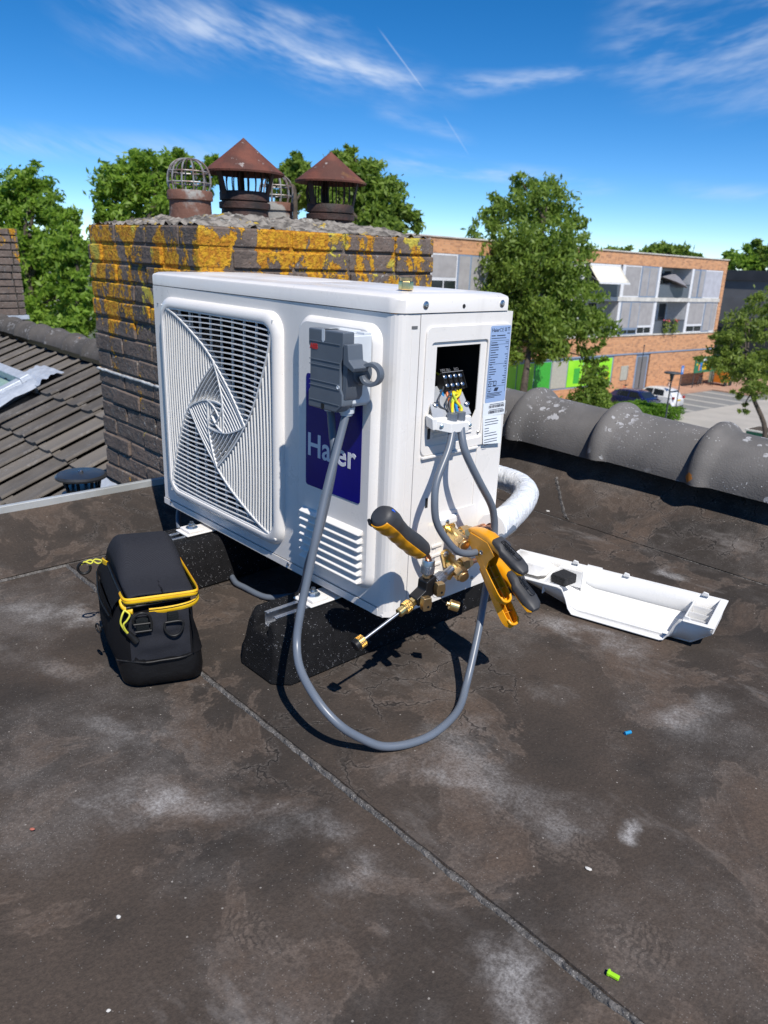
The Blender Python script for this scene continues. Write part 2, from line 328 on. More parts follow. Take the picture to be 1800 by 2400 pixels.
def rust():
    m = mk('rusty_sheet', (.155, .050, .030), .72, col2=(.085, .032, .022), scale=13, detail=8, bump=.25, bscale=120)
    k = sstep(m.t, m.noise(26, 6, .7), .62, .68); m.setcol(m.mix(math_(m.t, 'MULTIPLY', k, .75), m.col, (.36, .33, .31)))
    k = sstep(m.t, m.noise(9, 5, .6), .60, .70); m.setcol(m.mix(math_(m.t, 'MULTIPLY', k, .6), m.col, (.22, .11, .035)))
rust()
mk('sooty_metal', (.030, .024, .022), .7, .2, col2=(.07, .035, .028), scale=18, bump=.3, bscale=90)
mk('clay_pot', (.16, .075, .052), .85, col2=(.30, .29, .27), scale=14, lo=.50, hi=.64, bump=.3, bscale=70)
mk('wire_rusty', (.42, .41, .40), .5, .5, col2=(.22, .15, .12), scale=40)
def fabric(name, c, c2, sc_, rough=.85, b=.5):
    m = mk(name, c, rough, col2=tuple(x * 1.25 for x in c), scale=12, spec=.15)
    mp = m.t.nodes.new('ShaderNodeMapping'); mp.inputs['Rotation'].default_value = (.5, .4, .78); m.t.links.new(m.obj, mp.inputs[0])
    ch = m.t.nodes.new('ShaderNodeTexChecker'); ch.inputs['Scale'].default_value = sc_; m.t.links.new(mp.outputs[0], ch.inputs[0])
    wv = m.voro(sc_ * 1.0, rnd=.15, vec=mp.outputs[0])
    k = sstep(m.t, wv.outputs['Distance'], .25, .6)
    m.setcol(m.mix(math_(m.t, 'MULTIPLY', k, .6), m.col, c2)); m.bump(wv.outputs['Distance'], b, .0012)
    m.bump(m.noise(9, 4), .25, .01)
fabric('bag_fabric', (.007, .0075, .010), (.045, .047, .058), 1100, .85, .15)
fabric('bag_side', (.0035, .0035, .0045), (.008, .008, .010), 1100, .8, .12)
mk('bag_base', (.005, .005, .006), .45, col2=(.009, .009, .010), scale=14, bump=.15, bscale=60, spec=.25)
mk('webbing', (.006, .008, .009), .7, bump=.3, bscale=500, spec=.2)
# background
def facade_brick():
    m = mk('facade_brick', rgb('b87a58'), .9, col2=rgb('c78c68'), scale=6)
    br = m.t.nodes.new('ShaderNodeTexBrick'); br.inputs['Scale'].default_value = 1.0
    br.inputs['Brick Width'].default_value = .42; br.inputs['Row Height'].default_value = .12; br.inputs['Mortar Size'].default_value = .008
    br.inputs['Color1'].default_value = (.60, .31, .155, 1); br.inputs['Color2'].default_value = (.28, .13, .07, 1); br.inputs['Mortar'].default_value = (.42, .30, .21, 1); br.inputs['Bias'].default_value = -.1
    mp = m.t.nodes.new('ShaderNodeMapping'); mp.inputs['Rotation'].default_value = (R(90), 0, 0); m.t.links.new(m.obj, mp.inputs[0])
    wob = m.t.nodes.new('ShaderNodeTexNoise'); wob.inputs['Scale'].default_value = 2; m.t.links.new(m.obj, wob.inputs[0])
    m.t.links.new(mp.outputs[0], br.inputs[0])
    m.setcol(m.mix(sstep(m.t, m.noise(2.6, 5, .7), .42, .62), br.outputs[0], (.56, .29, .145)))
facade_brick()
mk('concrete_pale', (.62, .60, .55), .8, col2=(.45, .44, .41), scale=1.5)
mk('frame_white', (.72, .73, .75), .5); mk('frame_blue', (.22, .29, .40), .5); mk('screen_grey', (.34, .33, .33), .8, scale=2); mk('screen_pale', (.44, .45, .50), .8, scale=2)
mk('cloth_cream', (.75, .71, .60), .85); mk('parasol_grey', (.20, .20, .22), .85)
mk('panel_lime', (.24, .68, .015), .5, col2=(.32, .76, .03), scale=.6); mk('panel_beige', (.42, .42, .36), .7); mk('panel_green', (.05, .40, .04), .5)
mk('sign_green', (.02, .17, .085), .5); mk('sign_yellow', (.75, .52, .01), .5); mk('sign_blue', (.02, .18, .55), .5); mk('sign_red', (.5, .04, .03), .5); mk('sign_orange', (.7, .22, .02), .5); mk('sign_white', (.75, .75, .75), .5)
mk('balcony_dark', (.045, .05, .06), .4); mk('railing_glass', (.10, .115, .14), .2)
mk('roof_dark', (.035, .037, .042), .6, col2=(.05, .052, .058), scale=.8); mk('wall_grey', (.16, .16, .165), .8, scale=.7)
mk('paving', (.40, .375, .34), .9, col2=(.35, .33, .30), scale=.5); mk('paving_red', (.42, .26, .18), .9, col2=(.34, .20, .14), scale=.8)
mk('bay_grey', (.18, .185, .185), .9, col2=(.21, .21, .205), scale=.9); mk('kerb_grey', (.38, .37, .34), .9); mk('ground', (.16, .15, .13), .95, col2=(.06, .09, .03), scale=.05)
mk('car_blue', (.012, .018, .085), .22, coat=1, spec=.6); mk('car_white', (.80, .80, .80), .25, coat=1); mk('tyre', (.012, .012, .012), .8); mk('rim', (.4, .4, .42), .3, .9); mk('lamp_glass', (.8, .82, .85), .08, spec=.8); mk('tail_red', (.35, .01, .01), .2); mk('plate_yellow', (.75, .5, .02), .5)
mk('pole_grey', (.09, .10, .11), .5, .5); mk('bark', (.085, .066, .050), .95, col2=(.045, .036, .028), scale=5, bump=.6, bscale=14)
mk('flower_pink', (.6, .07, .12), .7)
def leaves(name, a, b, c):
    m = mk(name, a, .55, col2=b, scale=.9, detail=4, lo=.38, hi=.62)
    geo = m.t.nodes.new('ShaderNodeNewGeometry')
    rp = geo.outputs['Random Per Island']
    m.setcol(m.mix(math_(m.t, 'MULTIPLY', rp, .75), m.col, c))
    tb = m.t.nodes.new('ShaderNodeBsdfTranslucent'); m.t.links.new(m.col, tb.inputs[0])
    ms = m.t.nodes.new('ShaderNodeMixShader'); ms.inputs[0].default_value = .55
    m.t.links.new(m.b.outputs[0], ms.inputs[1]); m.t.links.new(tb.outputs[0], ms.inputs[2])
    m.t.links.new(ms.outputs[0], m.t.nodes['Material Output'].inputs[0])
leaves('leaf_mid', (.18, .28, .040), (.11, .19, .026), (.30, .42, .065))
leaves('leaf_fresh', (.20, .34, .036), (.13, .24, .024), (.32, .48, .06))
leaves('leaf_hedge', (.13, .27, .022), (.09, .20, .018), (.20, .38, .03))
leaves('leaf_olive', (.19, .27, .045), (.12, .19, .03), (.31, .40, .07))

# ------------------------------------------------------------------ geometry helpers
class MB:
    """collects shapes into one mesh"""
    def __init__(s): s.v = []; s.f = []
    def add(s, vs, fs):
        o = len(s.v); s.v += [tuple(v) for v in vs]; s.f += [tuple(i + o for i in f) for f in fs]; return s
    def box(s, a, b, M_=None):
        x0, y0, z0 = a; x1, y1, z1 = b
        vs = [Vector(p) for p in ((x0, y0, z0), (x1, y0, z0), (x1, y1, z0), (x0, y1, z0), (x0, y0, z1), (x1, y0, z1), (x1, y1, z1), (x0, y1, z1))]
        if M_ is not None: vs = [M_ @ v for v in vs]
        return s.add(vs, [(0, 3, 2, 1), (4, 5, 6, 7), (0, 1, 5, 4), (1, 2, 6, 5), (2, 3, 7, 6), (3, 0, 4, 7)])
    def loft(s, rings, cap=True, closed=True):
        n = len(rings[0]); vs = [p for r_ in rings for p in r_]; fs = []
        for i in range(len(rings) - 1):
            for j in range(n if closed else n - 1):
                k = (j + 1) % n
                fs.append((i * n + j, i * n + k, (i + 1) * n + k, (i + 1) * n + j))
        if cap and closed:
            fs.append(tuple(range(n - 1, -1, -1))); fs.append(tuple((len(rings) - 1) * n + j for j in range(n)))
        return s.add(vs, fs)
    def cone(s, p0, p1, r0, r1, n=16, cap=True, phase=0):
        p0, p1 = Vector(p0), Vector(p1); d = (p1 - p0).normalized(); a = d.orthogonal().normalized(); b = d.cross(a)
        rg = [[p + (a * math.cos(t) + b * math.sin(t)) * r_ for t in (2 * math.pi * k / n + phase for k in range(n))] for p, r_ in ((p0, r0), (p1, r1))]
        return s.loft(rg, cap)
    def lathe(s, p0, axis, prof, n=20, cap=True):
        """prof: (distance along axis, radius)"""
        p0 = Vector(p0); d = Vector(axis).normalized(); a = d.orthogonal().normalized(); b = d.cross(a)
        return s.loft([[p0 + d * h + (a * math.cos(2 * math.pi * k / n) + b * math.sin(2 * math.pi * k / n)) * max(r_, 1e-5) for k in range(n)] for h, r_ in prof], cap)
    def tube(s, pts, r_, n=10, cap=True, sub=6):
        P = smooth(pts, sub) if sub > 1 else [Vector(p) for p in pts]
        rs = r_ if callable(r_) else (lambda t: r_)
        d = (P[1] - P[0]).normalized(); a = d.orthogonal().normalized(); rings = []
        for i, p in enumerate(P):
            d2 = (P[min(i + 1, len(P) - 1)] - P[max(i - 1, 0)]).normalized()
            a = (a - d2 * a.dot(d2)).normalized(); b = d2.cross(a); q = rs(i / (len(P) - 1))
            rings.append([p + (a * math.cos(2 * math.pi * k / n) + b * math.sin(2 * math.pi * k / n)) * q for k in range(n)])
        return s.loft(rings, cap)
    def prism(s, poly, vec):
        v = Vector(vec); P = [Vector(p) for p in poly]; n = len(P)
        return s.add(P + [p + v for p in P], [tuple(range(n - 1, -1, -1)), tuple(range(n, 2 * n))] + [(i, (i + 1) % n, (i + 1) % n + n, i + n) for i in range(n)])
    def grid(s, fn, us, vs_):
        n = len(vs_)
        return s.add([fn(u, v) for u in us for v in vs_], [(i * n + j, (i + 1) * n + j, (i + 1) * n + j + 1, i * n + j + 1) for i in range(len(us) - 1) for j in range(n - 1)])
    def xf(s, M_): s.v = [tuple(M_ @ Vector(v)) for v in s.v]; return s
    def mesh(s, name, mat, smooth_=None):
        me = bpy.data.meshes.new(name); me.from_pydata(s.v, [], s.f); me.update()
        bm = bmesh.new(); bm.from_mesh(me); bmesh.ops.recalc_face_normals(bm, faces=bm.faces); bm.to_mesh(me); bm.free()
        if smooth_ is not None:
            me.polygons.foreach_set('use_smooth', [True] * len(me.polygons)); me.set_sharp_from_angle(angle=R(smooth_))
        me.materials.append(MT[mat].m); return me
    def build(s, name, mat, parent=None, smooth_=None, bevel=0, seg=2, **tags):
        o = bpy.data.objects.new(name, s.mesh(name, mat, smooth_)); COL.objects.link(o)
        if parent: o.parent = parent
        if bevel:
            md = o.modifiers.new('bevel', 'BEVEL'); md.width = bevel; md.segments = seg; md.limit_method = 'ANGLE'; md.angle_limit = R(35)
            if smooth_ is None:
                o.data.polygons.foreach_set('use_smooth', [True] * len(o.data.polygons)); md.harden_normals = True
        tag(o, **tags); return o
def smooth(pts, sub=6):
    P = [Vector(p) for p in pts]; out = []
    for i in range(len(P) - 1):
        a, b, c, d = P[max(i - 1, 0)], P[i], P[i + 1], P[min(i + 2, len(P) - 1)]
        for k in range(sub):
            t = k / sub
            out.append(.5 * ((2 * b) + (c - a) * t + (2 * a - 5 * b + 4 * c - d) * t * t + (3 * b - a - 3 * c + d) * t ** 3))
    out.append(P[-1]); return out
def tag(o, label=None, cat=None, group=None, kind=None):
    for k, v in (('label', label), ('category', cat), ('group', group), ('kind', kind)):
        if v: o[k] = v
    return o
def thing(name, label, cat, loc=(0, 0, 0), group=None, kind=None):
    o = bpy.data.objects.new(name, None); COL.objects.link(o); o.empty_display_size = .05
    o.location = loc; return tag(o, label, cat, group, kind)
class Part:
    """adds parts given in world coordinates to an Empty that stands at loc"""
    def __init__(s, root): s.r = root; s.T = Matrix.Translation(-Vector(root.location))
    def __call__(s, mb, name, mat, smooth_=None, bevel=0, seg=2, **t): return mb.xf(s.T).build(name, mat, s.r, smooth_, bevel, seg, **t)
    def sub(s, part, mb, name, mat, smooth_=None, bevel=0, seg=2, **t):
        return mb.xf(s.T).build(name, mat, part, smooth_, bevel, seg, **t)
def rrect(cx, cy, hx, hy, r_, n=5):
    out = []
    for sx, sy, a0 in ((1, 1, 0), (-1, 1, 90), (-1, -1, 180), (1, -1, 270)):
        for k in range(n + 1):
            a = R(a0 + 90 * k / n); out.append((cx + sx * (hx - r_) + r_ * math.cos(a), cy + sy * (hy - r_) + r_ * math.sin(a)))
    return out
def plate(outer, holes, to3, thick):
    """flat plate with holes; to3(u, v, d) -> point, d from 0 to thick"""
    bm = bmesh.new(); edges = []
    for loop in [outer] + holes:
        vs = [bm.verts.new((u, v, 0)) for u, v in loop]
        edges += [bm.edges.new((vs[i], vs[(i + 1) % len(vs)])) for i in range(len(vs))]
    bmesh.ops.triangle_fill(bm, use_beauty=True, use_dissolve=False, edges=edges, normal=(0, 0, 1))
    ret = bmesh.ops.extrude_face_region(bm, geom=list(bm.faces))
    for e in ret['geom']:
        if isinstance(e, bmesh.types.BMVert): e.co.z = thick
    bm.verts.index_update(); mb = MB()
    mb.add([to3(v.co.x, v.co.y, v.co.z) for v in bm.verts], [tuple(v.index for v in f.verts) for f in bm.faces]); bm.free(); return mb
def text_mb(body, size, M_, extrude=.0004, bold=0, space=1.0):
    """flat raised lettering as geometry"""
    cu_ = bpy.data.curves.new('lettering', 'FONT'); cu_.body = body; cu_.size = size; cu_.extrude = extrude; cu_.offset = bold; cu_.align_x = 'LEFT'; cu_.space_character = space
    cu_.resolution_u = 3
    o = bpy.data.objects.new('lettering', cu_); COL.objects.link(o)
    dg = bpy.context.evaluated_depsgraph_get(); me = bpy.data.meshes.new_from_object(o.evaluated_get(dg))
    mb = MB(); mb.add([M_ @ v.co for v in me.vertices], [tuple(p.vertices) for p in me.polygons])
    bpy.data.objects.remove(o); bpy.data.curves.remove(cu_); bpy.data.meshes.remove(me); return mb
FRONT = lambda x, z, y=0: Matrix(((1, 0, 0, x), (0, 0, -1, y), (0, 1, 0, z), (0, 0, 0, 1)))       # lettering on a face looking to -y
SIDE = lambda y, z, x=.8: Matrix(((0, 0, 1, x), (1, 0, 0, y), (0, 1, 0, z), (0, 0, 0, 1)))         # lettering on a face looking to +x
# ================================================================== the flat roof
def bumpy(x, y, a=.0012): return a * (mn.noise(Vector((x * 9, y * 9, 0))) + .6 * mn.noise(Vector((x * 31, y * 31, 3))))
def frange(a, b, n): return [a + (b - a) * i / n for i in range(n + 1)]
def sag(x, y): return bumpy(x, y) + .0022 * mn.noise(Vector((x * 2.3, y * 2.3, 7))) + .0012 * mn.noise(Vector((x * 6, y * 2.2, 17)))
flat_roof = thing('flat_roof', 'flat roof covered in worn dark bitumen sheets with chalky stains', 'roof', kind='structure')
mb = MB(); mb.box((-.30, -3.2, -.30), (3.6, 1.30, -.012)); mb.build('roof_deck', 'upstand_membrane', flat_roof)
def wav(y0, x, k): return y0 + .004 * mn.noise(Vector((x * 5, k, 0))) + .0015 * mn.noise(Vector((x * 40, k, 0)))
mb = MB(); xs = frange(-.05, 3.6, 150)
mb.grid(lambda x, t: (x, -3.2 + (2.99) * t, sag(x, -3.2 + 2.99 * t) - .004), xs, frange(0, 1, 90)); mb.build('membrane_sheet', 'roof_membrane', flat_roof, 60)
mb = MB()       # the second sheet laps 4 mm over the first, with a free edge along y = -0.23
def sh2(x, t):
    ye = wav(-.232, x, 1)
    if t == 0: return (x, ye - .001, -.006)
    y = ye + (1.03 - ye) * (t - .0005) / .9995
    lip = max(0, 1 - (y - ye) / .012)
    return (x, y, sag(x, y) * (1 - lip) + lip * .0012)
mb.grid(sh2, xs, [0, .0005, .004, .008, .014] + frange(.03, 1, 70)); mb.build('membrane_sheet', 'roof_membrane', flat_roof, 50)
def bead(name, pts_fn, n, wdt, h):
    mb = MB(); rings = []
    for i in range(n + 1):
        p, side = pts_fn(i / n)
        p = Vector(p); side = Vector(side).normalized()
        w_ = wdt * (.55 + .6 * abs(mn.noise(Vector((i * .35, wdt * 100, 1))) )) ; hh = h * (.55 + .9 * abs(mn.noise(Vector((i * .5, 2, wdt * 50)))))
        o = side * wdt * .35 * mn.noise(Vector((i * .22, 5, 1)))
        rings.append([p + o - side * w_ + Vector((0, 0, -.003)), p + o - side * w_ * .5 + Vector((0, 0, hh * .8)), p + o + Vector((0, 0, hh)), p + o + side * w_ * .6 + Vector((0, 0, hh * .6)), p + o + side * w_ + Vector((0, 0, -.003))])
    mb.loft(rings, closed=False); return mb.build(name, 'seam_bitumen', flat_roof, 60)
bead('seam', lambda t: ((-.05 + 3.0 * t, -.236, -.002), (0, 1, 0)), 420, .0075, .0032)
bead('seam', lambda t: ((-.05 + 2.4 * t, 1.004, 0), (0, 1, 0)), 300, .004, .0022)
bead('seam', lambda t: ((-.046, -2.2 + 2.6 * t, 0.0), (1, 0, 0)), 260, .005, .0022)
def cove_back(y):                     # height of the upstand towards the ridge
    t = max(0, y - 1.03)
    return .28 * t + .45 * t * t + max(0, y - 1.235) * .35
mb = MB()
mb.grid(lambda x, y: (x, y + .003 * mn.noise(Vector((x * 6, y * 9, 2))), .0035 + cove_back(y) + .005 * mn.noise(Vector((x * 4.5, y * 6, 9))) * min(1, (y - 1.0) * 6) + bumpy(x, y)), frange(-.28, 3.0, 110), frange(1.003, 1.312, 30))
mb.build('upstand', 'upstand_membrane', flat_roof, 60)
def cove_left(x):
    t = (-.046 - x) / .254
    return .066 * (max(0, t) ** 1.35)
mb = MB()
mb.grid(lambda x, y: (x, y, .0035 + cove_left(x) + .005 * mn.noise(Vector((x * 7, y * 4, 5))) * min(1, (-.046 - x) * 12) * (1 - .8 * max(0, (-.22 - x) / .08)) + bumpy(x, y)), frange(-.300, -.045, 22), frange(-3.2, 1.10, 160))
mb.build('upstand', 'upstand_membrane', flat_roof, 60)
def strip(name, a, b, n, wd, k):         # lapped joints across the upstand
    mb = MB(); a = Vector(a); b = Vector(b); r0 = []
    for i in range(n + 1):
        p = a.lerp(b, i / n); p.x += .012 * mn.noise(Vector((i * .7, k, 0))); z = .006 + cove_back(p.y) + .005 * mn.noise(Vector((p.x * 4.5, p.y * 6, 9))) * min(1, (p.y - 1.0) * 6)
        r0.append([Vector((p.x - wd, p.y, z - .002)), Vector((p.x, p.y, z + .0025)), Vector((p.x + wd, p.y, z - .002))])
    mb.loft(r0, closed=False); mb.build(name, 'seam_bitumen', flat_roof, 60)
strip('seam', (.50, 1.01, 0), (.33, 1.19, 0), 26, .006, 1); strip('seam', (.36, 1.02, 0), (.30, 1.10, 0), 16, .004, 2)
# aluminium edge trim on the left side
mb = MB(); mb.box((-.312, -3.2, .058), (-.297, .285, .0865)); mb.box((-.312, -3.2, -.02), (-.3085, .285, .0575))
trim = mb.build('roof_edge_trim', 'trim_metal', None, None, .002, label='thin pale metal trim along the left edge of the flat roof', cat='roof trim')
mb = MB(); mb.box((-.33, -3.2, -2.6), (-.313, .287, .03)); mb.build('dormer_cheek', 'roof_dark', flat_roof)
# bits lying on the membrane
def chip(name, mat, p, s, rz, label, cat, group=None):
    mb = MB(); random.seed(hash(label) % 1000 if False else int(abs(p[0]) * 1000))
    rg = []
    for k, (h, q) in enumerate(((0, .8), (.4, 1), (1, .6))):
        rg.append([Vector((math.cos(a) * s[0] * q * random.uniform(.8, 1.2), math.sin(a) * s[1] * q * random.uniform(.8, 1.2), h * s[2])) for a in (2 * math.pi * i / 7 for i in range(7))])
    mb.loft(rg); o = mb.build(name, mat, None, None, .0004, label=label, cat=cat, group=group)
    o.scale = (.62, .62, .62); o.location = (p[0], p[1], .0008); o.rotation_euler = (0, 0, rz); return o
mb = MB(); mb.box((-.009, -.0035, 0), (.009, .0035, .005)); mb.box((-.009, -.0045, .0), (-.005, .0045, .0062))
o = mb.build('wall_plug', 'green_bit', None, None, .001, label='lime green plastic plug lying on the roof by the seam', cat='plug'); o.location = (1.390, -.211, .001); o.rotation_euler = (0, 0, R(12)); o.scale = (.72, .72, .72)
mb = MB(); mb.cone((-.006, 0, .003), (.006, 0, .003), .003, .003, 10); o = mb.build('wire_offcut', 'blue_bit', None, 40, label='tiny blue wire offcut on the roof right of the cable loop', cat='offcut'); o.location = (1.172, .195, .0008); o.rotation_euler = (0, 0, R(70))
chip('pebble', 'pale_chip', (.978, -.573), (.005, .004, .004), .3, 'pale chip of mortar low on the left of the roof', 'pebble')
chip('pebble', 'pale_chip', (1.077, -.628), (.004, .003, .003), 1.1, 'small pale chip at the bottom left edge of the photo', 'pebble')
chip('pebble', 'red_bit', (.777, -.598), (.006, .0035, .003), .8, 'small reddish brick crumb at the left edge of the roof', 'pebble')
chip('pebble', 'pale_chip', (1.289, -.101), (.008, .004, .003), .2, 'white crumb of mortar beside the white powder spot', 'pebble')
chip('pebble', 'pale_chip', (.42, 1.03), (.012, .008, .007), .2, 'grey gravel stone in the crack behind the white pipe', 'pebble')
# ================================================================== ridge of the main roof (right)
ridge = thing('roof_ridge', 'row of weathered grey concrete ridge tiles with raised collars and pale lichen', 'roof ridge', (.45, 1.335, .10))
RP = Part(ridge)
def ridge_tile_mesh():
    mb = MB(); prof = [(-.014, .130), (-.012, .142), (-.004, .1500), (.010, .1530), (.020, .1515), (.029, .1465), (.037, .1395), (.045, .1340), (.056, .1310), (.085, .1300), (.20, .1285), (.340, .1270)]
    rings = []
    for x, r_ in prof:
        ring = []
        for k in range(25):
            a = R(-1 + 182 * k / 24); ring.append(Vector((x + .004 * (1 if k in (0, 24) else 0), -math.cos(a) * r_, math.sin(a) * r_ * 1.02)))
        rings.append(ring)
    mb.loft(rings, closed=False)
    inner = [[p * 1 - Vector((0, p.y, p.z)).normalized() * .014 for p in r_] for r_ in rings]
    mb.loft(inner, closed=False)
    n = 25; off = len(prof) * n
    for i in range(len(prof) - 1):
        for j in (0, 24): mb.f.append((i * n + j, (i + 1) * n + j, off + (i + 1) * n + j, off + i * n + j))
    for i in (0, len(prof) - 1):
        for j in range(24): mb.f.append((i * n + j, i * n + j + 1, off + i * n + j + 1, off + i * n + j))
    me = mb.mesh('ridge_tile', 'ridge_concrete', 50); return me
rme = ridge_tile_mesh()
for k in range(-4, 5):
    o = bpy.data.objects.new('ridge_tile', rme); COL.objects.link(o); o.parent = ridge
    o.location = Vector((.437 + .322 * k, 1.335 + random.uniform(-.004, .004), .153 + random.uniform(-.002, .002))) - ridge.location
    o.rotation_euler = (random.uniform(-.03, .03), R(1.2) + random.uniform(-.006, .006), random.uniform(-.008, .008))
mb = MB(); mb.box((-.9, 1.30, -.25), (2.1, 1.37, .15)); RP(mb, 'ridge_board', 'roof_dark')
mb = MB(); mb.prism([(-.9, 1.38, .13), (-.9, 4.5, -1.35), (-.9, 4.5, -1.45), (-.9, 1.38, .03)], (4.0, 0, 0)); mb.build('far_roof_slope', 'roof_tile', None, kind='structure')
# ================================================================== tiled roof on the left
TH = R(23.5)
tiled = thing('tiled_roof', 'sloping roof of grey concrete tiles to the left of the chimney', 'roof', (-3.0, 1.3, -.06), kind='structure')
def tile_mesh(seed):
    random.seed(seed); mb = MB(); W, Ln = .222, .40
    prof = [(0, .008), (.03, .006), (.08, .008), (.13, .014), (.160, .022), (.180, .030), (.197, .032), (.2065, .028), (.2080, .021), (.190, .012), (.175, .002)]
    rings = []
    for y, dz in ((0, .0), (-.02, .0), (-Ln + .02, .0), (-Ln, -.001), (-Ln, -.034)):
        rings.append([Vector((x, y, z + .022 + dz)) for x, z in prof])
    mb.loft(rings, closed=False)
    return mb.mesh('roof_tile', 'roof_tile', 40)
tms = [tile_mesh(i) for i in range(2)]
sx, ly = .211, .352
for row in range(7):
    for c in range(27):
        x = -.62 - c * sx
        if row >= 2 and x > -.30: continue
        yl = -.07 - row * ly
        if (1 <= row <= 3 and x < -3.50) or (row == 0 and False): continue           # opening for the roof window
        o = bpy.data.objects.new('roof_tile', tms[(row + c) % 2]); COL.objects.link(o); o.parent = tiled
        p = Vector((x + random.uniform(-.004, .004) + .01 * (row % 2), yl, 0))
        q = Vector((p.x, p.y * math.cos(TH), p.y * math.sin(TH)))
        o.location = q + Vector((3.0, 0, random.uniform(-.002, .003)))
        o.rotation_euler = Euler((TH - R(3.0), random.uniform(-.008, .008), random.uniform(-.012, .012)), 'XYZ')
mb = MB()
def rp(x, l, h=0): return Vector((x, l * -math.cos(TH) - h * math.sin(TH) * 1, -l * math.sin(TH) + h * math.cos(TH)))
mb.add([rp(-4.2, 0, -.02), rp(2.66, 0, -.02), rp(2.66, 3.6, -.02), rp(-4.2, 3.6, -.02)], [(0, 1, 2, 3)]); mb.build('roof_underlay', 'roof_dark', tiled)
mb = MB(); mb.prism([(-4.2, .05, .08), (-4.2, 3.0, -1.25), (-4.2, 3.0, -1.33), (-4.2, .05, 0)], (6.2, 0, 0)); mb.build('rear_slope', 'roof_dark', tiled)
def old_ridge_mesh():
    mb = MB(); rings = []
    for x, r_ in ((0, .108), (.01, .113), (.035, .110), (.05, .100), (.36, .094)):
        rings.append([Vector((x, -math.cos(R(180 * k / 14)) * r_, math.sin(R(180 * k / 14)) * r_)) for k in range(15)])
    mb.loft(rings, closed=False); return mb.mesh('ridge_cap', 'old_ridge', 50)
om = old_ridge_mesh()
for k in range(15):
    o = bpy.data.objects.new('ridge_cap', om); COL.objects.link(o); o.parent = tiled; o.location = (-3.2 + .335 * k, .0 + random.uniform(-.006, .006), .055 + random.uniform(-.006, .004)); o.rotation_euler = (0, random.uniform(-.015, .015), random.uniform(-.01, .01))
# roof window set into the tiles
rw = thing('roof_window', 'roof window with grey frame and pale green glass among the tiles', 'roof window', (-3.9, 1.3, -.06))
def wp(x, l, h): p = rp(x + 3.0, l, h); return p + Vector((-3.0, 1.3, -.06)) - rw.location
def slab(x0, x1, l0, l1, h0, h1):
    mb = MB(); mb.add([wp(x, l, h) for h in (h0, h1) for x, l in ((x0, l0), (x1, l0), (x1, l1), (x0, l1))], [(0, 1, 2, 3), (4, 5, 6, 7), (0, 1, 5, 4), (1, 2, 6, 5), (2, 3, 7, 6), (3, 0, 4, 7)]); return mb
slab(-5.6, -3.66, .40, .47, -.02, .10).build('frame_bar', 'lead', rw, None, .006)
slab(-3.74, -3.66, .47, 1.5, -.02, .09).build('frame_bar', 'lead', rw, None, .006)
slab(-5.6, -3.745, .47, 1.5, .02, .035).build('pane', 'glass_green', rw)
slab(-5.6, -3.66, .24, .398, -.03, .012).build('head_gutter', 'roof_dark', rw)
mb = MB(); us = frange(0, 1, 18)
mb.grid(lambda a, b: wp(-3.65 + .20 * b, .42 + 1.1 * a, .060 + .016 * mn.noise(Vector((a * 9, b * 5, 1))) + .025 * math.sin(b * 3.1)), us, frange(0, 1, 8)); mb.build('lead_flashing', 'lead', rw, 60)
mb = MB(); mb.grid(lambda a, b: wp(-3.80 + .36 * b, .25 + .20 * a, .065 + .014 * mn.noise(Vector((a * 6, b * 7, 4))) + .022 * math.sin(a * 3)), us, frange(0, 1, 8)); mb.build('lead_flashing', 'lead', rw, 60)
# round black vent in front of the chimney
vent = thing('roof_vent', 'round black plastic roof vent cap standing behind the metal trim', 'roof vent', (-.80, .10, -.48)); VP = Part(vent)
vc = Vector((-.80, .10, .022))
mb = MB(); mb.lathe(vc + Vector((0, 0, -.52)), (0, 0, 1), [(0, .075), (.02, .055), (.40, .055), (.405, .066), (.42, .066), (.425, .052), (.44, .052)], 24); VP(mb, 'pipe', 'vent_black', 40)
for k in range(8):
    a = k * math.pi / 4 + .2; mb = MB(); d = Vector((math.cos(a), math.sin(a), 0)); mb.cone(vc + d * .052 + Vector((0, 0, -.085)), vc + d * .060 + Vector((0, 0, -.045)), .006, .006, 6); VP(mb, 'spacer', 'vent_black')
mb = MB(); mb.lathe(vc + Vector((0, 0, -.05)), (0, 0, 1), [(0, .070), (.004, .082), (.010, .083), (.016, .076), (.020, .03), (.021, .001)], 28); VP(mb, 'cap', 'vent_black', 30)
mb = MB(); mb.lathe(vc + Vector((0, 0, -.030)), (0, 0, 1), [(0, .008), (.005, .008), (.008, .004)], 10); VP(mb, 'screw', 'steel', 30)
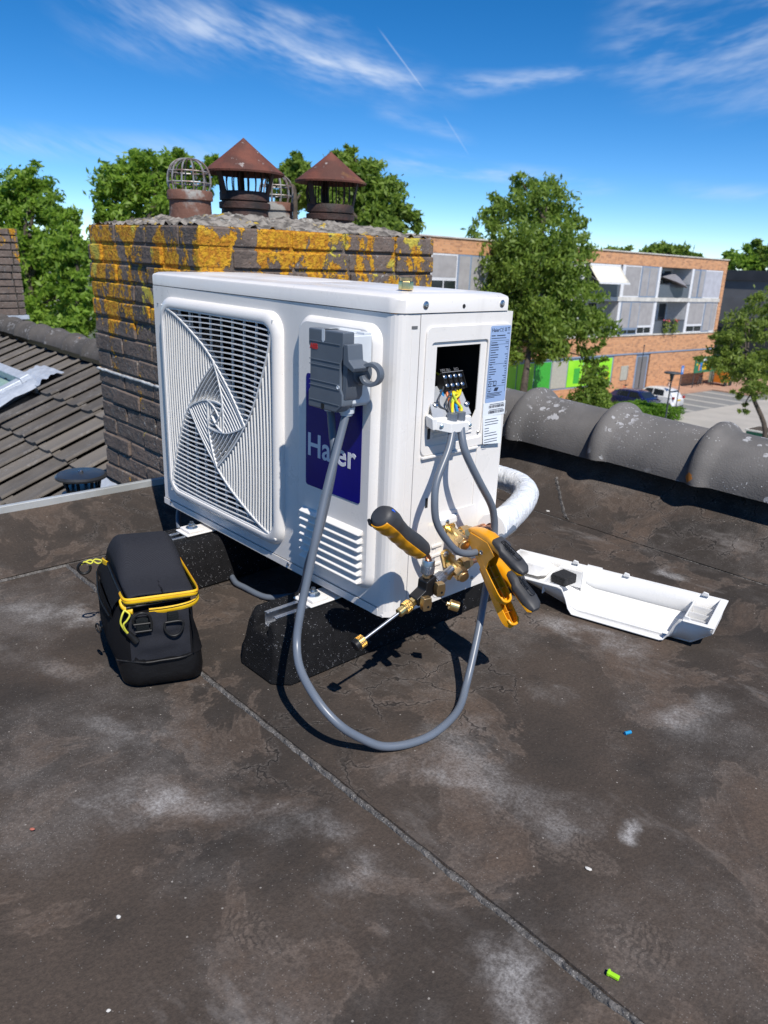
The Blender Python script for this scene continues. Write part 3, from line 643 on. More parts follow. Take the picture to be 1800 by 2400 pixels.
# ================================================================== chimneys
def brick_course(root, P, z0, ch, x0, x1, y0, y1, mat, faces, rnd, joint=.010, seed=0, bl=.205, bd=.10, z_end=None, shift=True, special=None):
    """real bricks along the faces 'S' (y = y0, looking -y) and 'E' (x = x1, looking +x)"""
    random.seed(seed); n = int((z_end - z0) / ch + .5)
    for i in range(n):
        z = z0 + i * ch; h = ch - joint
        def put(a0, a1, face):
            j = random.uniform(-rnd, rnd); rz = random.uniform(-.012, .012)
            mb = MB()
            if face == 'S': mb.box((a0, y0 - .006 + j, z), (a1, y0 + bd + j, z + h)); c = Vector(((a0 + a1) / 2, y0, z))
            else: mb.box((x1 - bd + j, a0, z), (x1 + .006 + j, a1, z + h)); c = Vector((x1, (a0 + a1) / 2, z))
            mb.v = [tuple(Vector(v) + Vector((random.uniform(-1, 1), random.uniform(-1, 1), random.uniform(-1, 1))) * .0022) for v in mb.v]
            mb.xf(Matrix.Translation(-root.location) @ Matrix.Translation(c) @ Matrix.Rotation(rz, 4, 'Z') @ Matrix.Translation(-c))
            mb.build('brick', mat, root, None, .005, 2)
        if 'S' in faces:
            header = i % 2 == 0
            a = x0 + (0 if header else 0); first = True
            a1_end = x1 - (.0 if header else .0)
            a = x0
            while a < x1 - .002:
                L = (bl * .5 if header and first else bl) * random.uniform(.96, 1.04)
                e = min(a + L, x1 - bd - joint if ('E' in faces and not header) else x1)
                if e - a > .03: put(a, e, 'S')
                a = e + joint; first = False
                if e >= (x1 - bd - joint if ('E' in faces and not header) else x1) - .001: break
        if 'E' in faces:
            header = i % 2 == 0
            a = y0 + (bd + joint if header else -.004); first = True
            while a < y1 - .002:
                L = (bl * .5 if (not header) and first else bl) * random.uniform(.96, 1.04)
                if header and first: L = bl
                e = min(a + L, y1)
                if e - a > .03: put(a, e, 'E')
                a = e + joint; first = False
CX0, CX1, CY0, CY1, CZ = -1.03, -.297, .290, 1.212, .788
chim = thing('chimney', 'broad old brick chimney behind the unit, its top crusted with orange lichen', 'chimney', (-.66, .75, -.50)); CP = Part(chim)
mb = MB(); mb.box((CX0 + .003, CY0 + .001, -.75), (CX1 - .001, CY1 - .004, CZ - .012)); CP(mb, 'mortar_core', 'chimney_mortar')
brick_course(chim, CP, -.52, .0592, CX0, CX1, CY0, CY1, 'chimney_brick', 'SE', .004, seed=3, z_end=CZ - .002, joint=.008)
mb = MB(); n_ = 130
def crown_fn(u, v):
    x = CX0 + .005 + (CX1 - CX0 - .01) * u; y = CY0 + .005 + (CY1 - CY0 - .01) * v
    e = min(u, 1 - u, v, 1 - v); h = .048 * min(1, e * 4.5)
    q = Vector((x, y, 0)); return (x, y, CZ - .012 + h * .75 + .006 * mn.noise(q * 8) + .013 * max(-.25, mn.noise(q * 33)) + .010 * max(-.1, mn.noise(q * 70)))
mb.grid(crown_fn, frange(0, 1, n_), frange(0, 1, n_)); CP(mb, 'mortar_crown', 'mortar_crown', 40)
mb = MB(); pts = [(CX0 - .002 + .74 * t / 30, CY0 - .007, .2955 + .004 * mn.noise(Vector((t * .9, 1, 0))) - .0045 * t / 30 * 0) for t in range(31)]
mb.tube(pts, lambda t: .0052 + .0022 * mn.noise(Vector((t * 40, 0, 0))), 7, sub=3); CP(mb, 'mastic_line', 'mastic_white', 60)
mb = MB(); mb.tube([(CX1 + .008, CY0 - .004 + .9 * t / 20, .2955 + .004 * mn.noise(Vector((t * .9, 5, 0)))) for t in range(21)], .006, 7, sub=3); CP(mb, 'mastic_line', 'mastic_white', 60)
mb = MB(); mb.grid(lambda a, b: (CX0 - .02 + .30 * a, CY0 - .012 - .10 * b, -.115 + .0 * a - .05 * b + .006 * mn.noise(Vector((a * 7, b * 4, 0)))), frange(0, 1, 12), frange(0, 1, 4)); CP(mb, 'lead_apron', 'lead', 60)
def cage(root, P, c, r_, z0, z1, nb, mat='wire_rusty', dome=True, wr=.0026):
    for k in range(nb):
        a = 2 * math.pi * k / nb + .2; d = Vector((math.cos(a), math.sin(a), 0)); mb = MB()
        if dome: pts = [c + d * r_ * q + Vector((0, 0, z0 + (z1 - z0) * h)) for q, h in ((.92, 0), (1.03, .25), (1.02, .5), (.85, .78), (.5, .95), (.12, 1))]
        else: pts = [c + d * r_ * (1 + .06 * math.sin(k * 2.1)) + Vector((0, 0, z0)), c + d * r_ * 1.1 + Vector((.004 * math.sin(k), 0, (z0 + z1) / 2)), c + d * r_ * .98 + Vector((0, 0, z1))]
        mb.tube(pts, wr, 5, sub=3); P.sub(root, mb, 'wire', mat, 60)
    if dome:
        for h, q in ((.30, 1.04), (.62, .97)):
            mb = MB(); mb.tube([c + Vector((math.cos(t) * r_ * q, math.sin(t) * r_ * q, z0 + (z1 - z0) * h)) for t in (2 * math.pi * i / 16 for i in range(17))], wr, 5, sub=1); P.sub(root, mb, 'wire', mat, 60)
def pot(c, r_, z0, z1, name, mat):
    mb = MB(); rg = [(0, r_ * 1.02), (z1 - z0 - .03, r_ * .97), (z1 - z0 - .028, r_ * 1.07), (z1 - z0 - .004, r_ * 1.07), (z1 - z0, r_ * 1.03), (z1 - z0, r_ * .85), (z1 - z0 - .05, r_ * .82)]
    mb.lathe(Vector((c.x, c.y, z0)), (0, 0, 1), rg, 24, cap=False); return CP(mb, name, mat, 40)
def cowl(c, r_, z0, ze, za, pr_, label):
    p = pot(c, pr_, z0, z0 + .085, 'cowl', 'sooty_metal'); p['label'] = label
    mb = MB(); m = 34
    mb.lathe(Vector((c.x, c.y, ze)), (0, 0, 1), [(-.006, r_), (0, r_ * 1.01), (.010, r_ * .90), ((za - ze) * .5, r_ * .49), (za - ze - .003, r_ * .03), (za - ze, .001)], m, cap=False)
    mb.lathe(Vector((c.x, c.y, ze)), (0, 0, 1), [(-.006, r_), (.006, r_ * .88), (za - ze - .008, .01)], m, cap=False)
    CP.sub(p, mb, 'conical_hood', 'rusty_sheet', 30)
    for k in range(3):
        a = .6 + k * 2.094; d = Vector((math.cos(a), math.sin(a), 0)); mb = MB(); t_ = Vector((-d.y, d.x, 0))
        q0 = Vector((c.x, c.y, z0 + .06)) + d * pr_ * .98; q1 = Vector((c.x, c.y, ze + .012)) + d * r_ * .80
        mb.loft([[q + t_ * sx_ * .012 + d * sy_ * .002 for sx_, sy_ in ((-1, -1), (1, -1), (1, 1), (-1, 1))] for q in (q0, q1)]); CP.sub(p, mb, 'strut', 'sooty_metal')
    cage(p, CP, Vector((c.x, c.y, 0)), pr_ * .98, z0 + .08, ze + .010, 20, 'sooty_metal', False, .0022)
    mb = MB(); mb.lathe(Vector((c.x, c.y, z0 + .030)), (0, 0, 1), [(0, pr_ * 1.05), (.002, pr_ * 1.10), (.020, pr_ * 1.10), (.022, pr_ * 1.05)], 24, cap=False); CP.sub(p, mb, 'collar', 'sooty_metal', 40)
cowl(Vector((-.70, .700, 0)), .133, .815, .960, 1.066, .078, 'rusty conical cowl streaked with pale lichen, the taller of two')
cowl(Vector((-.70, 1.072, 0)), .131, .80, .962, 1.064, .082, 'plain rust-brown conical cowl, right of the taller one')
c = Vector((-.70, .494, 0)); p = pot(c, .067, .80, .888, 'chimney_pot', 'clay_pot'); cage(p, CP, c, .066, .880, .982, 12)
c = Vector((-.88, .955, 0)); p = pot(c, .062, .80, .888, 'chimney_pot', 'clay_pot'); cage(p, CP, c, .062, .880, .985, 12)
far = thing('chimney', 'narrow brick chimney with yellow lichen at the left edge of the photo', 'chimney', (-5.95, 1.25, -.05)); FP = Part(far)
mb = MB(); mb.box((-6.19, 1.01, -.4), (-5.76, 1.59, .80)); FP(mb, 'mortar_core', 'mortar')
brick_course(far, FP, .07, .062, -6.20, -5.75, 1.0, 1.60, 'far_brick', 'SE', .004, seed=8, z_end=.82)
mb = MB(); mb.box((-6.22, .98, .03), (-5.73, 1.62, .066)); mb.prism([(-6.22, .97, .06), (-5.74, .97, .06), (-5.74, .80, -.16), (-6.22, .80, -.16)], (0, .01, .02)); FP(mb, 'lead_apron', 'lead', None, .004)
# ================================================================== the outdoor unit
unit = thing('outdoor_unit', 'white heat pump outdoor unit with swirling fan grille and open terminal compartment', 'heat pump', (.40, .14, .108)); U = Part(unit)
Wd, Dp, zb, zt = .800, .277, .120, .635
fcx, fcz = .273, .386
# --- casing: front sheet wraps round the corner; the fan opening is a real hole
body = plate([(.0, .136), (.776, .136), (.776, zt), (.0, zt)], [rrect(fcx, fcz, .206, .206, .032, 6)], lambda u, v, d: Vector((u, d, v)), .0012)
prof = [(.776, 0)] + [(.776 + .024 * math.sin(R(a)) , .020 - .020 * math.cos(R(a))) for a in (12, 30, 45, 60, 78)] + [(.800, .022), (.800, .0462)]
for i in range(len(prof) - 1):
    (xa, ya), (xb, yb) = prof[i], prof[i + 1]; body.add([(xa, ya, .128), (xb, yb, .128), (xb, yb, zt), (xa, ya, zt)], [(0, 1, 2, 3)])
body.add([(0, 0, .128), (0, Dp, .128), (0, Dp, zt), (0, 0, zt)], [(0, 1, 2, 3)])
body.add([(0, 0, zt), (.776, 0, zt), (.8, .022, zt), (.8, Dp, zt), (0, Dp, zt)], [(0, 1, 2, 3, 4)])
casing = U(body, 'casing', 'white_paint', 30)
def ring_loft(cx, cz, steps):
    rings = []
    for hx, hz, r_, y in steps: rings.append([Vector((a, y, b)) for a, b in rrect(cx, cz, hx, hz, r_, 7)])
    mb = MB(); mb.loft(rings, cap=False); return mb
# fan surround
U(ring_loft(fcx, fcz, [(.2290, .2290, .040, .0005), (.2285, .2285, .040, -.004), (.2255, .2255, .039, -.0095), (.220, .220, .037, -.0135), (.2135, .2135, .035, -.0150), (.2095, .2095, .034, -.0142), (.2070, .2070, .032, -.011), (.2055, .2055, .031, .004), (.204, .204, .030, .020)]), 'fan_surround', 'white_paint', 40)
mb = ring_loft(fcx, fcz, [(.2055, .2055, .031, .006), (.2055, .2055, .031, .055)]); mb.add([(.02, .085, .15), (.53, .085, .15), (.53, .085, .62), (.02, .085, .62)], [(0, 1, 2, 3)])
mb.add([(.02, .02, .15), (.53, .02, .15), (.53, .085, .15), (.02, .085, .15)], [(0, 1, 2, 3)]); mb.add([(.02, .02, .62), (.53, .02, .62), (.53, .085, .62), (.02, .085, .62)], [(0, 1, 2, 3)])
U(mb, 'fan_shroud', 'black_interior')
mb = MB(); mb.lathe((fcx, .030, fcz), (0, 1, 0), [(0, .195), (.05, .192), (.052, .197)], 40, cap=False); U(mb, 'fan_ring', 'interior_metal', 40)
fan = None
mb = MB(); mb.lathe((fcx, .034, fcz), (0, 1, 0), [(0, .02), (.004, .045), (.03, .05)], 24); fan = U(mb, 'fan', 'black_plastic', 40)
for k in range(3):
    mb = MB()
    def bl(u, v): a = R(120 * k + 78 * u - 12 * v); r_ = .045 + .145 * v; return Vector((fcx + math.cos(a) * r_, .036 + .030 * u, fcz + math.sin(a) * r_))
    mb.grid(bl, frange(0, 1, 8), frange(0, 1, 6)); U.sub(fan, mb, 'fan_blade', 'black_plastic', 60)
# --- swirl grille: one quarter pattern, turned and shrunk three times
ARC = [(-.2150, .2110), (-.157, .195), (-.091, .167), (-.032, .136), (.015, .100), (.065, .053), (.110, .000)]
arcA = smooth([(x, z, 0) for x, z in ARC], 8)
arcB = [Vector((p.y, -p.x, 0)) for p in arcA]
def x_at(arc, z):
    for i in range(len(arc) - 1):
        a, b = arc[i], arc[i + 1]
        if (a.y - z) * (b.y - z) <= 0 and a.y != b.y: t = (z - a.y) / (b.y - a.y); return a.x + (b.x - a.x) * t
    return None
grille = MB(); 
gr_root = ring_loft(fcx, fcz, [(.2085, .2085, .034, -.0115), (.2065, .2065, .032, -.0125), (.2045, .2045, .030, -.0115), (.2045, .2045, .030, -.004), (.2085, .2085, .034, -.004)])
gr_part = U(gr_root, 'fan_grille', 'white_plastic', 40)
def ribbon(pts, th, y0, y1):
    """thin upright rib following a path in the grille plane"""
    mb = MB(); rings = []
    for i, p in enumerate(pts):
        d = (pts[min(i + 1, len(pts) - 1)] - pts[max(i - 1, 0)]).normalized(); nn = Vector((-d.y, d.x, 0)) * th / 2
        a, b = p + nn, p - nn
        rings.append([Vector((fcx + a.x, y0, fcz + a.y)), Vector((fcx + b.x, y0, fcz + b.y)), Vector((fcx + b.x, y1, fcz + b.y)), Vector((fcx + a.x, y1, fcz + a.y))])
    mb.loft(rings); return mb
ribs = MB()
LV = [(1.0, 0, 0), (.515, 45, 1), (.515 * .373 / .515 * .5156, 90, 2)]
SC = [1.0, .3735, .1395]
for lv in range(3):
    s_ = SC[lv]; rot0 = -45 * lv; sp = .0102 if lv == 0 else .0090
    # the outer square of level 1 and 2 stands on its corner, so the first rows are dropped
    for k in range(4):
        an = R(rot0 - 90 * k + (0))
        rm = Matrix.Rotation(an, 3, 'Z')
        tr = lambda p: rm @ (p * s_)
        th = .0032 if lv == 0 else .0026
        dy = -.0125 - .0005 * lv
        U.sub(gr_part, ribbon([tr(p) for p in arcA], th, dy - .0012, .0), 'spiral_rib', 'white_plastic', 50)
        z = .2045 if lv == 0 else .2 ; z = (.2045 if lv == 0 else .196)
        zz = z * s_ ; i = 0
        while zz > .004 * s_ + .002:
            zc = zz / s_; xa = x_at(arcA, zc); xb = x_at(arcB, zc)
            lim = .2075 if lv == 0 else .30
            if xb is None: xb = .2075
            if xa is not None and xb - xa > .012:
                xb = min(xb, lim); xa = max(xa, -lim)
                bow = .011 if lv == 0 else .02
                pts = []
                for q in range(9):
                    t = q / 8; pts.append(Vector((xa + (xb - xa) * t, zc + bow * (math.sin(math.pi * t)) * (.35 + .65 * min(1, zc / .2)) * .45, 0)))
                if lv == 0: pts = [Vector((p.x, min(p.y, .2065), 0)) for p in pts]
                U.sub(gr_part, ribbon([tr(p) for p in pts], .0022 if lv == 0 else .0021, dy, dy + .0066), 'slat', 'white_plastic')
            zz -= sp; i += 1
        # thin cross ribs set behind the slats
        step = .040 if lv == 0 else .055
        x = -.18
        while x < .21 and lv < 2:
            zs = [z_ for z_ in frange(.0, .2045 if lv == 0 else .19, 40) if x_at(arcA, z_) is not None and x_at(arcA, z_) < x and (x_at(arcB, z_) or .21) > x]
            if len(zs) > 3:
                pts = [Vector((x + .10 * (z_ - .1) * (x / .2), z_, 0)) for z_ in (zs[0], (zs[0] + zs[-1]) / 2, zs[-1])]
                rb = ribbon([tr(p) for p in pts], .0016, dy + .006, dy + .0105); ribs.add(rb.v, rb.f)
            x += step
U.sub(gr_part, ribs, 'cross_ribs', 'white_plastic', kind='stuff')
# --- raised panel with louvres on the right of the front
def raised(cx, cz, hx, hz, h, r_=.030):
    mb = ring_loft(cx, cz, [(hx, hz, r_, .0005), (hx - .0015, hz - .0015, r_, -.003), (hx - .006, hz - .006, r_ - .003, -h * .8), (hx - .010, hz - .010, r_ - .005, -h)])
    rg = rrect(cx, cz, hx - .010, hz - .010, r_ - .005, 7); mb.add([Vector((a, -h, b)) for a, b in rg], [tuple(range(len(rg)))]); return mb
U(raised(.660, .388, .1065, .2295, .0125), 'front_panel', 'white_paint', 40)
for k in range(7):
    z = .1725 + .0150 * k; mb = MB()
    mb.prism([(.578, -.0120, z), (.578, -.0235, z + .0012), (.578, -.0235, z + .0035), (.578, -.0120, z + .0100)], (.168 , 0, 0)); U(mb, 'louvre', 'white_paint', None, .0012)
# --- maker's badge
bx0, bz0, bx1, bz1 = .586, .317, .737, .520
mb = plate(rrect((bx0 + bx1) / 2, (bz0 + bz1) / 2, (bx1 - bx0) / 2, (bz1 - bz0) / 2, .006, 4), [], lambda u, v, d: Vector((u, -.0127 - d, v)), .0007)
badge = U(mb, 'badge', 'badge_blue')
U.sub(badge, text_mb('Haier', .0585, FRONT(.5895, .3745, -.0136), .0003, .0009, 1.02), 'lettering', 'badge_white')
# --- base pan, feet, screws
mb = MB(); mb.box((-.002, -.002, zb), (.778, -.0005, .1345)); mb.box((.0, .0, zb), (.790, Dp, zb + .004)); mb.box((-.002, -.0005, zb), (-.0005, Dp, .134))
mb.add([(.778, -.002, zb), (.790, .002, zb), (.7985, .012, zb), (.8012, .024, zb), (.8012, Dp, zb), (.778, -.002, .130), (.790, .002, .130), (.7985, .012, .130), (.8012, .024, .130), (.8012, Dp, .130)], [(i, i + 1, i + 6, i + 5) for i in range(4)])
mb.box((.005, .004, .125), (.79, Dp - .004, .145)); U(mb, 'base_pan', 'white_paint', 30)
for x in (.192, .640):
    for y in (-.036, .300):
        mb = MB(); s_ = 1 if y > .1 else -1
        mb.box((x - .027, min(y + s_ * .026, y - s_ * .09), .1085), (x + .027, max(y + s_ * .026, y - s_ * .09), .1125)); mb.box((x - .022, y - .018, .1125), (x + .022, y + .018, .1185))
        ft = U(mb, 'foot', 'white_paint', None, .004, 3)
        mb = MB(); mb.cone((x, y, .1185), (x, y, .1205), .0135, .0135, 18); U.sub(ft, mb, 'washer', 'zinc', 40)
        mb = MB(); mb.cone((x, y, .1205), (x, y, .1275), .0085, .0085, 6); mb.cone((x, y, .1275), (x, y, .1335), .0042, .0042, 10); U.sub(ft, mb, 'bolt', 'zinc', 30)
def screw(p, d, r_=.0052, mat='steel'):
    mb = MB(); p = Vector(p); d = Vector(d); mb.lathe(p, d, [(0, r_), (.0012, r_), (.0022, r_ * .7), (.0024, r_ * .35), (.0014, r_ * .3)], 12); return U(mb, 'screw', mat, 30)
screw((.033, -.002, .140 - .008), (0, -1, 0), .0036); screw((.515, -.002, .130), (0, -1, 0), .0036); screw((.020, .0, .597), (0, -1, 0), .0020)
# --- lid
def outline(o):
    pts = [(-o + .003, -o + .002), (.776, -o)] + [(.776 + (.024 + o) * math.sin(R(a)), .020 - (.020 + o) * math.cos(R(a))) for a in (20, 45, 70)] + [(.800 + o, .022), (.800 + o, Dp - .02 + o), (.800 + o - .016, Dp + o), (-o + .02, Dp + o), (-o + .003, Dp - .016 + o)]
    return pts
cxm, cym = .40, .139
def shr(pts, d): return [(x + (cxm - x) / abs(cxm - x) * d if abs(cxm - x) > d else x, y + (cym - y) / abs(cym - y) * d) for x, y in pts]
o1 = outline(.0022); rings = []
for d, z in ((0, .6365), (0, .6560), (.0012, .6590), (.0035, .6605), (.0105, .6640), (.026, .6655)): rings.append([Vector((x, y, z)) for x, y in shr(o1, d)])
mb = MB(); mb.loft(rings); lid = U(mb, 'lid', 'white_paint', 25)
mb = MB(); rg = [[Vector((a, b, z)) for a, b in rrect(cx_, .150, hx - d, .072 - d, .03, 5)] for cx_, hx in ((.62, .14),) for d, z in ((0, .6652), (.006, .6672))]
mb.loft(rg); U.sub(lid, mb, 'pressed_field', 'white_paint', 30)
mb = MB(); rg = [[Vector((a, b, z)) for a, b in rrect(.25, .150, .20 - d, .085 - d, .05, 5)] for d, z in ((0, .6652), (.006, .6672))]
mb.loft(rg); U.sub(lid, mb, 'pressed_field', 'white_paint', 30)
for y in (.054, .242): screw((.8022, y, .6485), (1, 0, 0), .0062)
mb = MB(); mb.cone((.8021, .144, .6455), (.8027, .144, .6455), .0036, .0036, 12); U.sub(lid, mb, 'hole', 'black_interior')
# --- side panel with the opened terminal compartment
oy0, oy1, oz0, oz1 = .0875, .1965, .459, .5825
sd = lambda u, v, d: Vector((.7988 + d, u, v))
hole = [(oy0, oz0 + .012), (oy0 - .0, oz1), (oy1, oz1), (oy1, oz0 + .01), (oy1 - .008, oz0 - .004), (oy0 + .012, oz0 - .004)]
sp_ = plate([(.0475, .128), (Dp, .128), (Dp, zt), (.0475, zt)], [hole], sd, .0016); side = U(sp_, 'side_panel', 'white_paint')
rf = plate(rrect(.1665, .5095, .1065, .1055, .012, 4), [rrect(.1425, .5045, .0700, .0855, .006, 3)], lambda u, v, d: Vector((.8005 + d, u, v)), .0034); U(rf, 'raised_frame', 'white_paint', None, .0022, 3)
mb = MB(); mb.box((.8006, .089, .4375), (.8030, .188, .4405)); U(mb, 'side_louvre', 'white_paint', None, .001)
mb = MB(); mb.box((.8006, .089, .4300), (.8030, .188, .4330)); U(mb, 'side_louvre', 'white_paint', None, .001)
mb = MB(); mb.box((.8005, .0625, .3985), (.8065, .205, .4035)); U(mb, 'drip_edge', 'white_paint', None, .0015)
mb = MB(); mb.box((.8005, .2065, .132), (.8016, .2080, .400)); U(mb, 'fold', 'white_paint')
for y, z0, z1 in ((.0765, .4310, .4490), (.0810, .3090, .3265)):
    mb = MB(); mb.box((.8003, y, z0), (.8009, y + .0062, z1)); U(mb, 'slot', 'black_interior')
mb = MB(); mb.box((.7995, .0278, .6125), (.8006, .0405, .6172)); U(mb, 'handle_groove', 'interior_metal'); mb = MB(); mb.box((.7995, .0285, .20), (.8008, .0300, .612)); U(mb, 'pressed_fold', 'white_paint', None, .0006)
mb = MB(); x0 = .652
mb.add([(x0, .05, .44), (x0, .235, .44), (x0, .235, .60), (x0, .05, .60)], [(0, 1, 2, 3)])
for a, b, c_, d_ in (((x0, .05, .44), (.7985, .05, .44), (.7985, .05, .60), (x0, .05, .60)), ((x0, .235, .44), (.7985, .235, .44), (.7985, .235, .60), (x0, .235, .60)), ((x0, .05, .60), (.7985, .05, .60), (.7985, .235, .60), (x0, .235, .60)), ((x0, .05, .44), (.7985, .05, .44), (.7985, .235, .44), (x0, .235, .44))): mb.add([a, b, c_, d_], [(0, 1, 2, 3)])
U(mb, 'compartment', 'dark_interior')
mb = MB(); mb.add([(.772, .098, .512), (.772, .180, .512), (.823, .158, .470), (.823, .064, .474), (.771, .098, .510), (.771, .180, .510), (.822, .158, .468), (.822, .064, .472)], [(0, 1, 2, 3), (4, 5, 6, 7), (0, 1, 5, 4), (1, 2, 6, 5), (2, 3, 7, 6), (3, 0, 4, 7)])
brk = U(mb, 'terminal_bracket', 'bracket_zinc')
mb = MB(); e1 = Vector((0, 1, 0)); e2 = Vector((.30, -.03, -.55)).normalized(); e3 = e1.cross(e2).normalized(); e3 = e3 if e3.x > 0 else -e3
TB = Matrix(((e1.x, e2.x, e3.x, .770), (e1.y, e2.y, e3.y, .124), (e1.z, e2.z, e3.z, .529), (0, 0, 0, 1)))
mb.box((0, 0, -.006), (.052, .030, .008), TB); tb_ = U(mb, 'terminal_block', 'black_plastic', None, .001)
for k in range(5): mb = MB(); mb.box((.0128 * k, -.001, .008), (.0128 * k + .0012, .030, .013), TB); U.sub(tb_, mb, 'divider', 'black_plastic')
mb = MB(); mb.box((0, -.0012, .0075), (.052, -.0002, .0135), TB); U.sub(tb_, mb, 'rim', 'mark_grey')
for k in range(4):
    for j in (.0065, .022): p = TB @ Vector((.0074 + .0128 * k, j, .008)); mb = MB(); mb.lathe(p, e3, [(0, .0042), (.003, .0042), (.004, .003)], 10); U.sub(tb_, mb, 'terminal_screw', 'steel', 30)
U.sub(tb_, text_mb('1(N) 2(L)', .0066, TB @ Matrix.Translation((.000, -.0035, .010)) @ Matrix.Rotation(R(180), 4, 'X') @ Matrix.Scale(1, 4), .0001), 'marking', 'mark_grey')
U.sub(tb_, text_mb('3(C)', .0066, TB @ Matrix.Translation((.034, -.0035, .010)) @ Matrix.Rotation(R(180), 4, 'X'), .0001), 'marking', 'mark_grey')
# white cable clamp under the bracket
mb = MB()
mb.prism([(.806, .063, .476), (.806, .160, .470), (.806, .160, .456), (.806, .066, .456)], (.022, -.006, -.003)); mb.prism([(.826, .066, .470), (.846, .084, .466), (.846, .128, .464), (.832, .136, .464), (.832, .136, .448), (.846, .128, .449), (.846, .084, .450), (.826, .066, .454)][:4] , (0, 0, -.017))
cl = U(mb, 'cable_clamp', 'white_plastic', None, .0018, 3)
for y in (.101, .121): mb = MB(); mb.lathe((.831, y, .462), (0, 0, 1), [(0, .0088), (.016, .0088), (.016, .0070)], 14); U.sub(cl, mb, 'cable_sheath', 'cable_grey', 40)
for p_ in ((.8335, .074, .460), (.843, .132, .457)): mb = MB(); mb.lathe(p_, (1, -.4, .1), [(0, .0036), (.002, .0036), (.003, .0022)], 10); U.sub(cl, mb, 'clamp_screw', 'zinc', 30)
screw((.812, .158, .486), (.6, 0, .7), .0045); screw((.806, .086, .490), (.6, 0, .7), .0045); screw((.8012, .206, .4280), (1, 0, 0), .0030)
W_ = [('wire_yellow', [(.778, .165, .518), (.787, .166, .507), (.800, .150, .499), (.804, .133, .503), (.806, .127, .490), (.826, .107, .472)]),
      ('wire_yellow', [(.779, .164, .506), (.795, .152, .500), (.803, .131, .505), (.811, .133, .490), (.817, .139, .480), (.831, .120, .472)]),
      ('wire_yellow', [(.786, .158, .504), (.802, .147, .500), (.803, .139, .496), (.808, .126, .490), (.828, .104, .472)]),
      ('wire_blue', [(.784, .122, .508), (.788, .123, .496), (.794, .124, .489), (.806, .115, .478), (.829, .100, .472)]),
      ('wire_blue', [(.786, .136, .507), (.796, .140, .494), (.811, .131, .484), (.831, .116, .472)]),
      ('wire_orange', [(.785, .132, .508), (.791, .131, .497), (.801, .125, .488), (.829, .101, .472)]),
      ('wire_orange', [(.787, .146, .504), (.801, .147, .491), (.812, .140, .479), (.832, .119, .472)]),
      ('wire_grey', [(.779, .132, .521), (.789, .121, .511), (.803, .096, .499), (.809, .094, .487), (.814, .104, .480), (.829, .099, .472)]),
      ('wire_grey', [(.779, .145, .521), (.789, .142, .509), (.804, .117, .497), (.812, .105, .490), (.829, .101, .472)]),
      ('wire_grey', [(.780, .156, .520), (.792, .150, .508), (.806, .122, .496), (.814, .112, .484), (.829, .103, .472)])]
for mt, pts in W_: mb = MB(); mb.tube(pts, .0026 if mt != 'wire_grey' else .0017, 8); U.sub(tb_, mb, 'wire', mt, 60)
for mt, pts in (('wire_yellow', [(.70, .10, .565), (.715, .125, .560), (.725, .15, .535), (.72, .19, .518), (.70, .23, .520)]), ('wire_red', [(.70, .09, .60), (.71, .10, .58), (.70, .10, .555)])): mb = MB(); mb.tube(pts, .0020, 6); U(mb, 'inner_wire', mt, 60)
# --- labels on the side
mb = plate(rrect(.2432, .5452, .0275, .0665, .003, 3), [], lambda u, v, d: Vector((.8041 + d, u, v)), .0004); lab = U(mb, 'rating_label', 'label_blue')
LX = .8046
U.sub(lab, text_mb('Haier', .0090, SIDE(.2185, .6015, LX), .0001, .00012), 'lettering', 'print_dark')
U.sub(lab, text_mb('CE', .0088, SIDE(.2390, .6015, LX), .0001, .0, 1.15), 'lettering', 'print_dark')
mb = MB()
for y0, y1, z0, z1 in ((.2535, .2545, .602, .608), (.2535, .2585, .602, .603), (.2575, .2585, .602, .608), (.256, .2566, .602, .6085), (.2620, .2628, .602, .6085), (.2610, .2675, .6075, .6085), (.2655, .2663, .602, .6085), (.2610, .2675, .5975, .5988)): mb.box((LX, y0, z0), (LX + .0001, y1, z1))
U.sub(lab, mb, 'marking', 'print_dark')
mb = MB(); random.seed(5)
def bar(y0, y1, z, h): mb.box((LX, y0, z), (LX + .0001, y1, z + h))
bar(.2185, .2290, .5942, .0016); bar(.2330, .2560, .5942, .0016); bar(.2185, .2590, .5900, .0011)
for k in range(18):
    z = .5825 - .0042 * k
    bar(.2195, .2195 + random.uniform(.006, .022), z, .0013)
    if k not in (1, 4): bar(.2650 - random.uniform(.002, .008), .2660, z, .0013)
for z in (.5862, .5798, .5460, .5068): bar(.2175, .2672, z, .0005)
for y in (.2175, .2672): mb.box((LX, y - .0002, .4960), (LX + .0001, y + .0003, .5862))
for z, l in ((.4945, .042), (.4920, .036), (.4895, .04), (.4870, .022)): bar(.2180, .2180 + l, z, .0011)
U.sub(lab, mb, 'print_lines', 'print_dark', kind='stuff')
mb = MB(); mb.prism([(LX, .2200, .5075), (LX, .2280, .5075), (LX, .2240, .5160)], (.0001, 0, 0)); mb.prism([(LX, .2330, .5080), (LX, .2335, .5150), (LX, .2385, .5130), (LX, .2430, .5160), (LX, .2430, .5090), (LX, .2385, .5065)], (.0001, 0, 0))
mb.prism([(LX, .2200, .4985), (LX, .2200, .5040), (LX, .2245, .5028), (LX, .2290, .5045), (LX, .2290, .4990), (LX, .2245, .4972)], (.0001, 0, 0)); mb.prism([(LX, .2360, .4985), (LX, .2395, .5045), (LX, .2500, .5040), (LX, .2460, .4978)], (.0001, 0, 0)); U.sub(lab, mb, 'pictogram', 'print_dark')
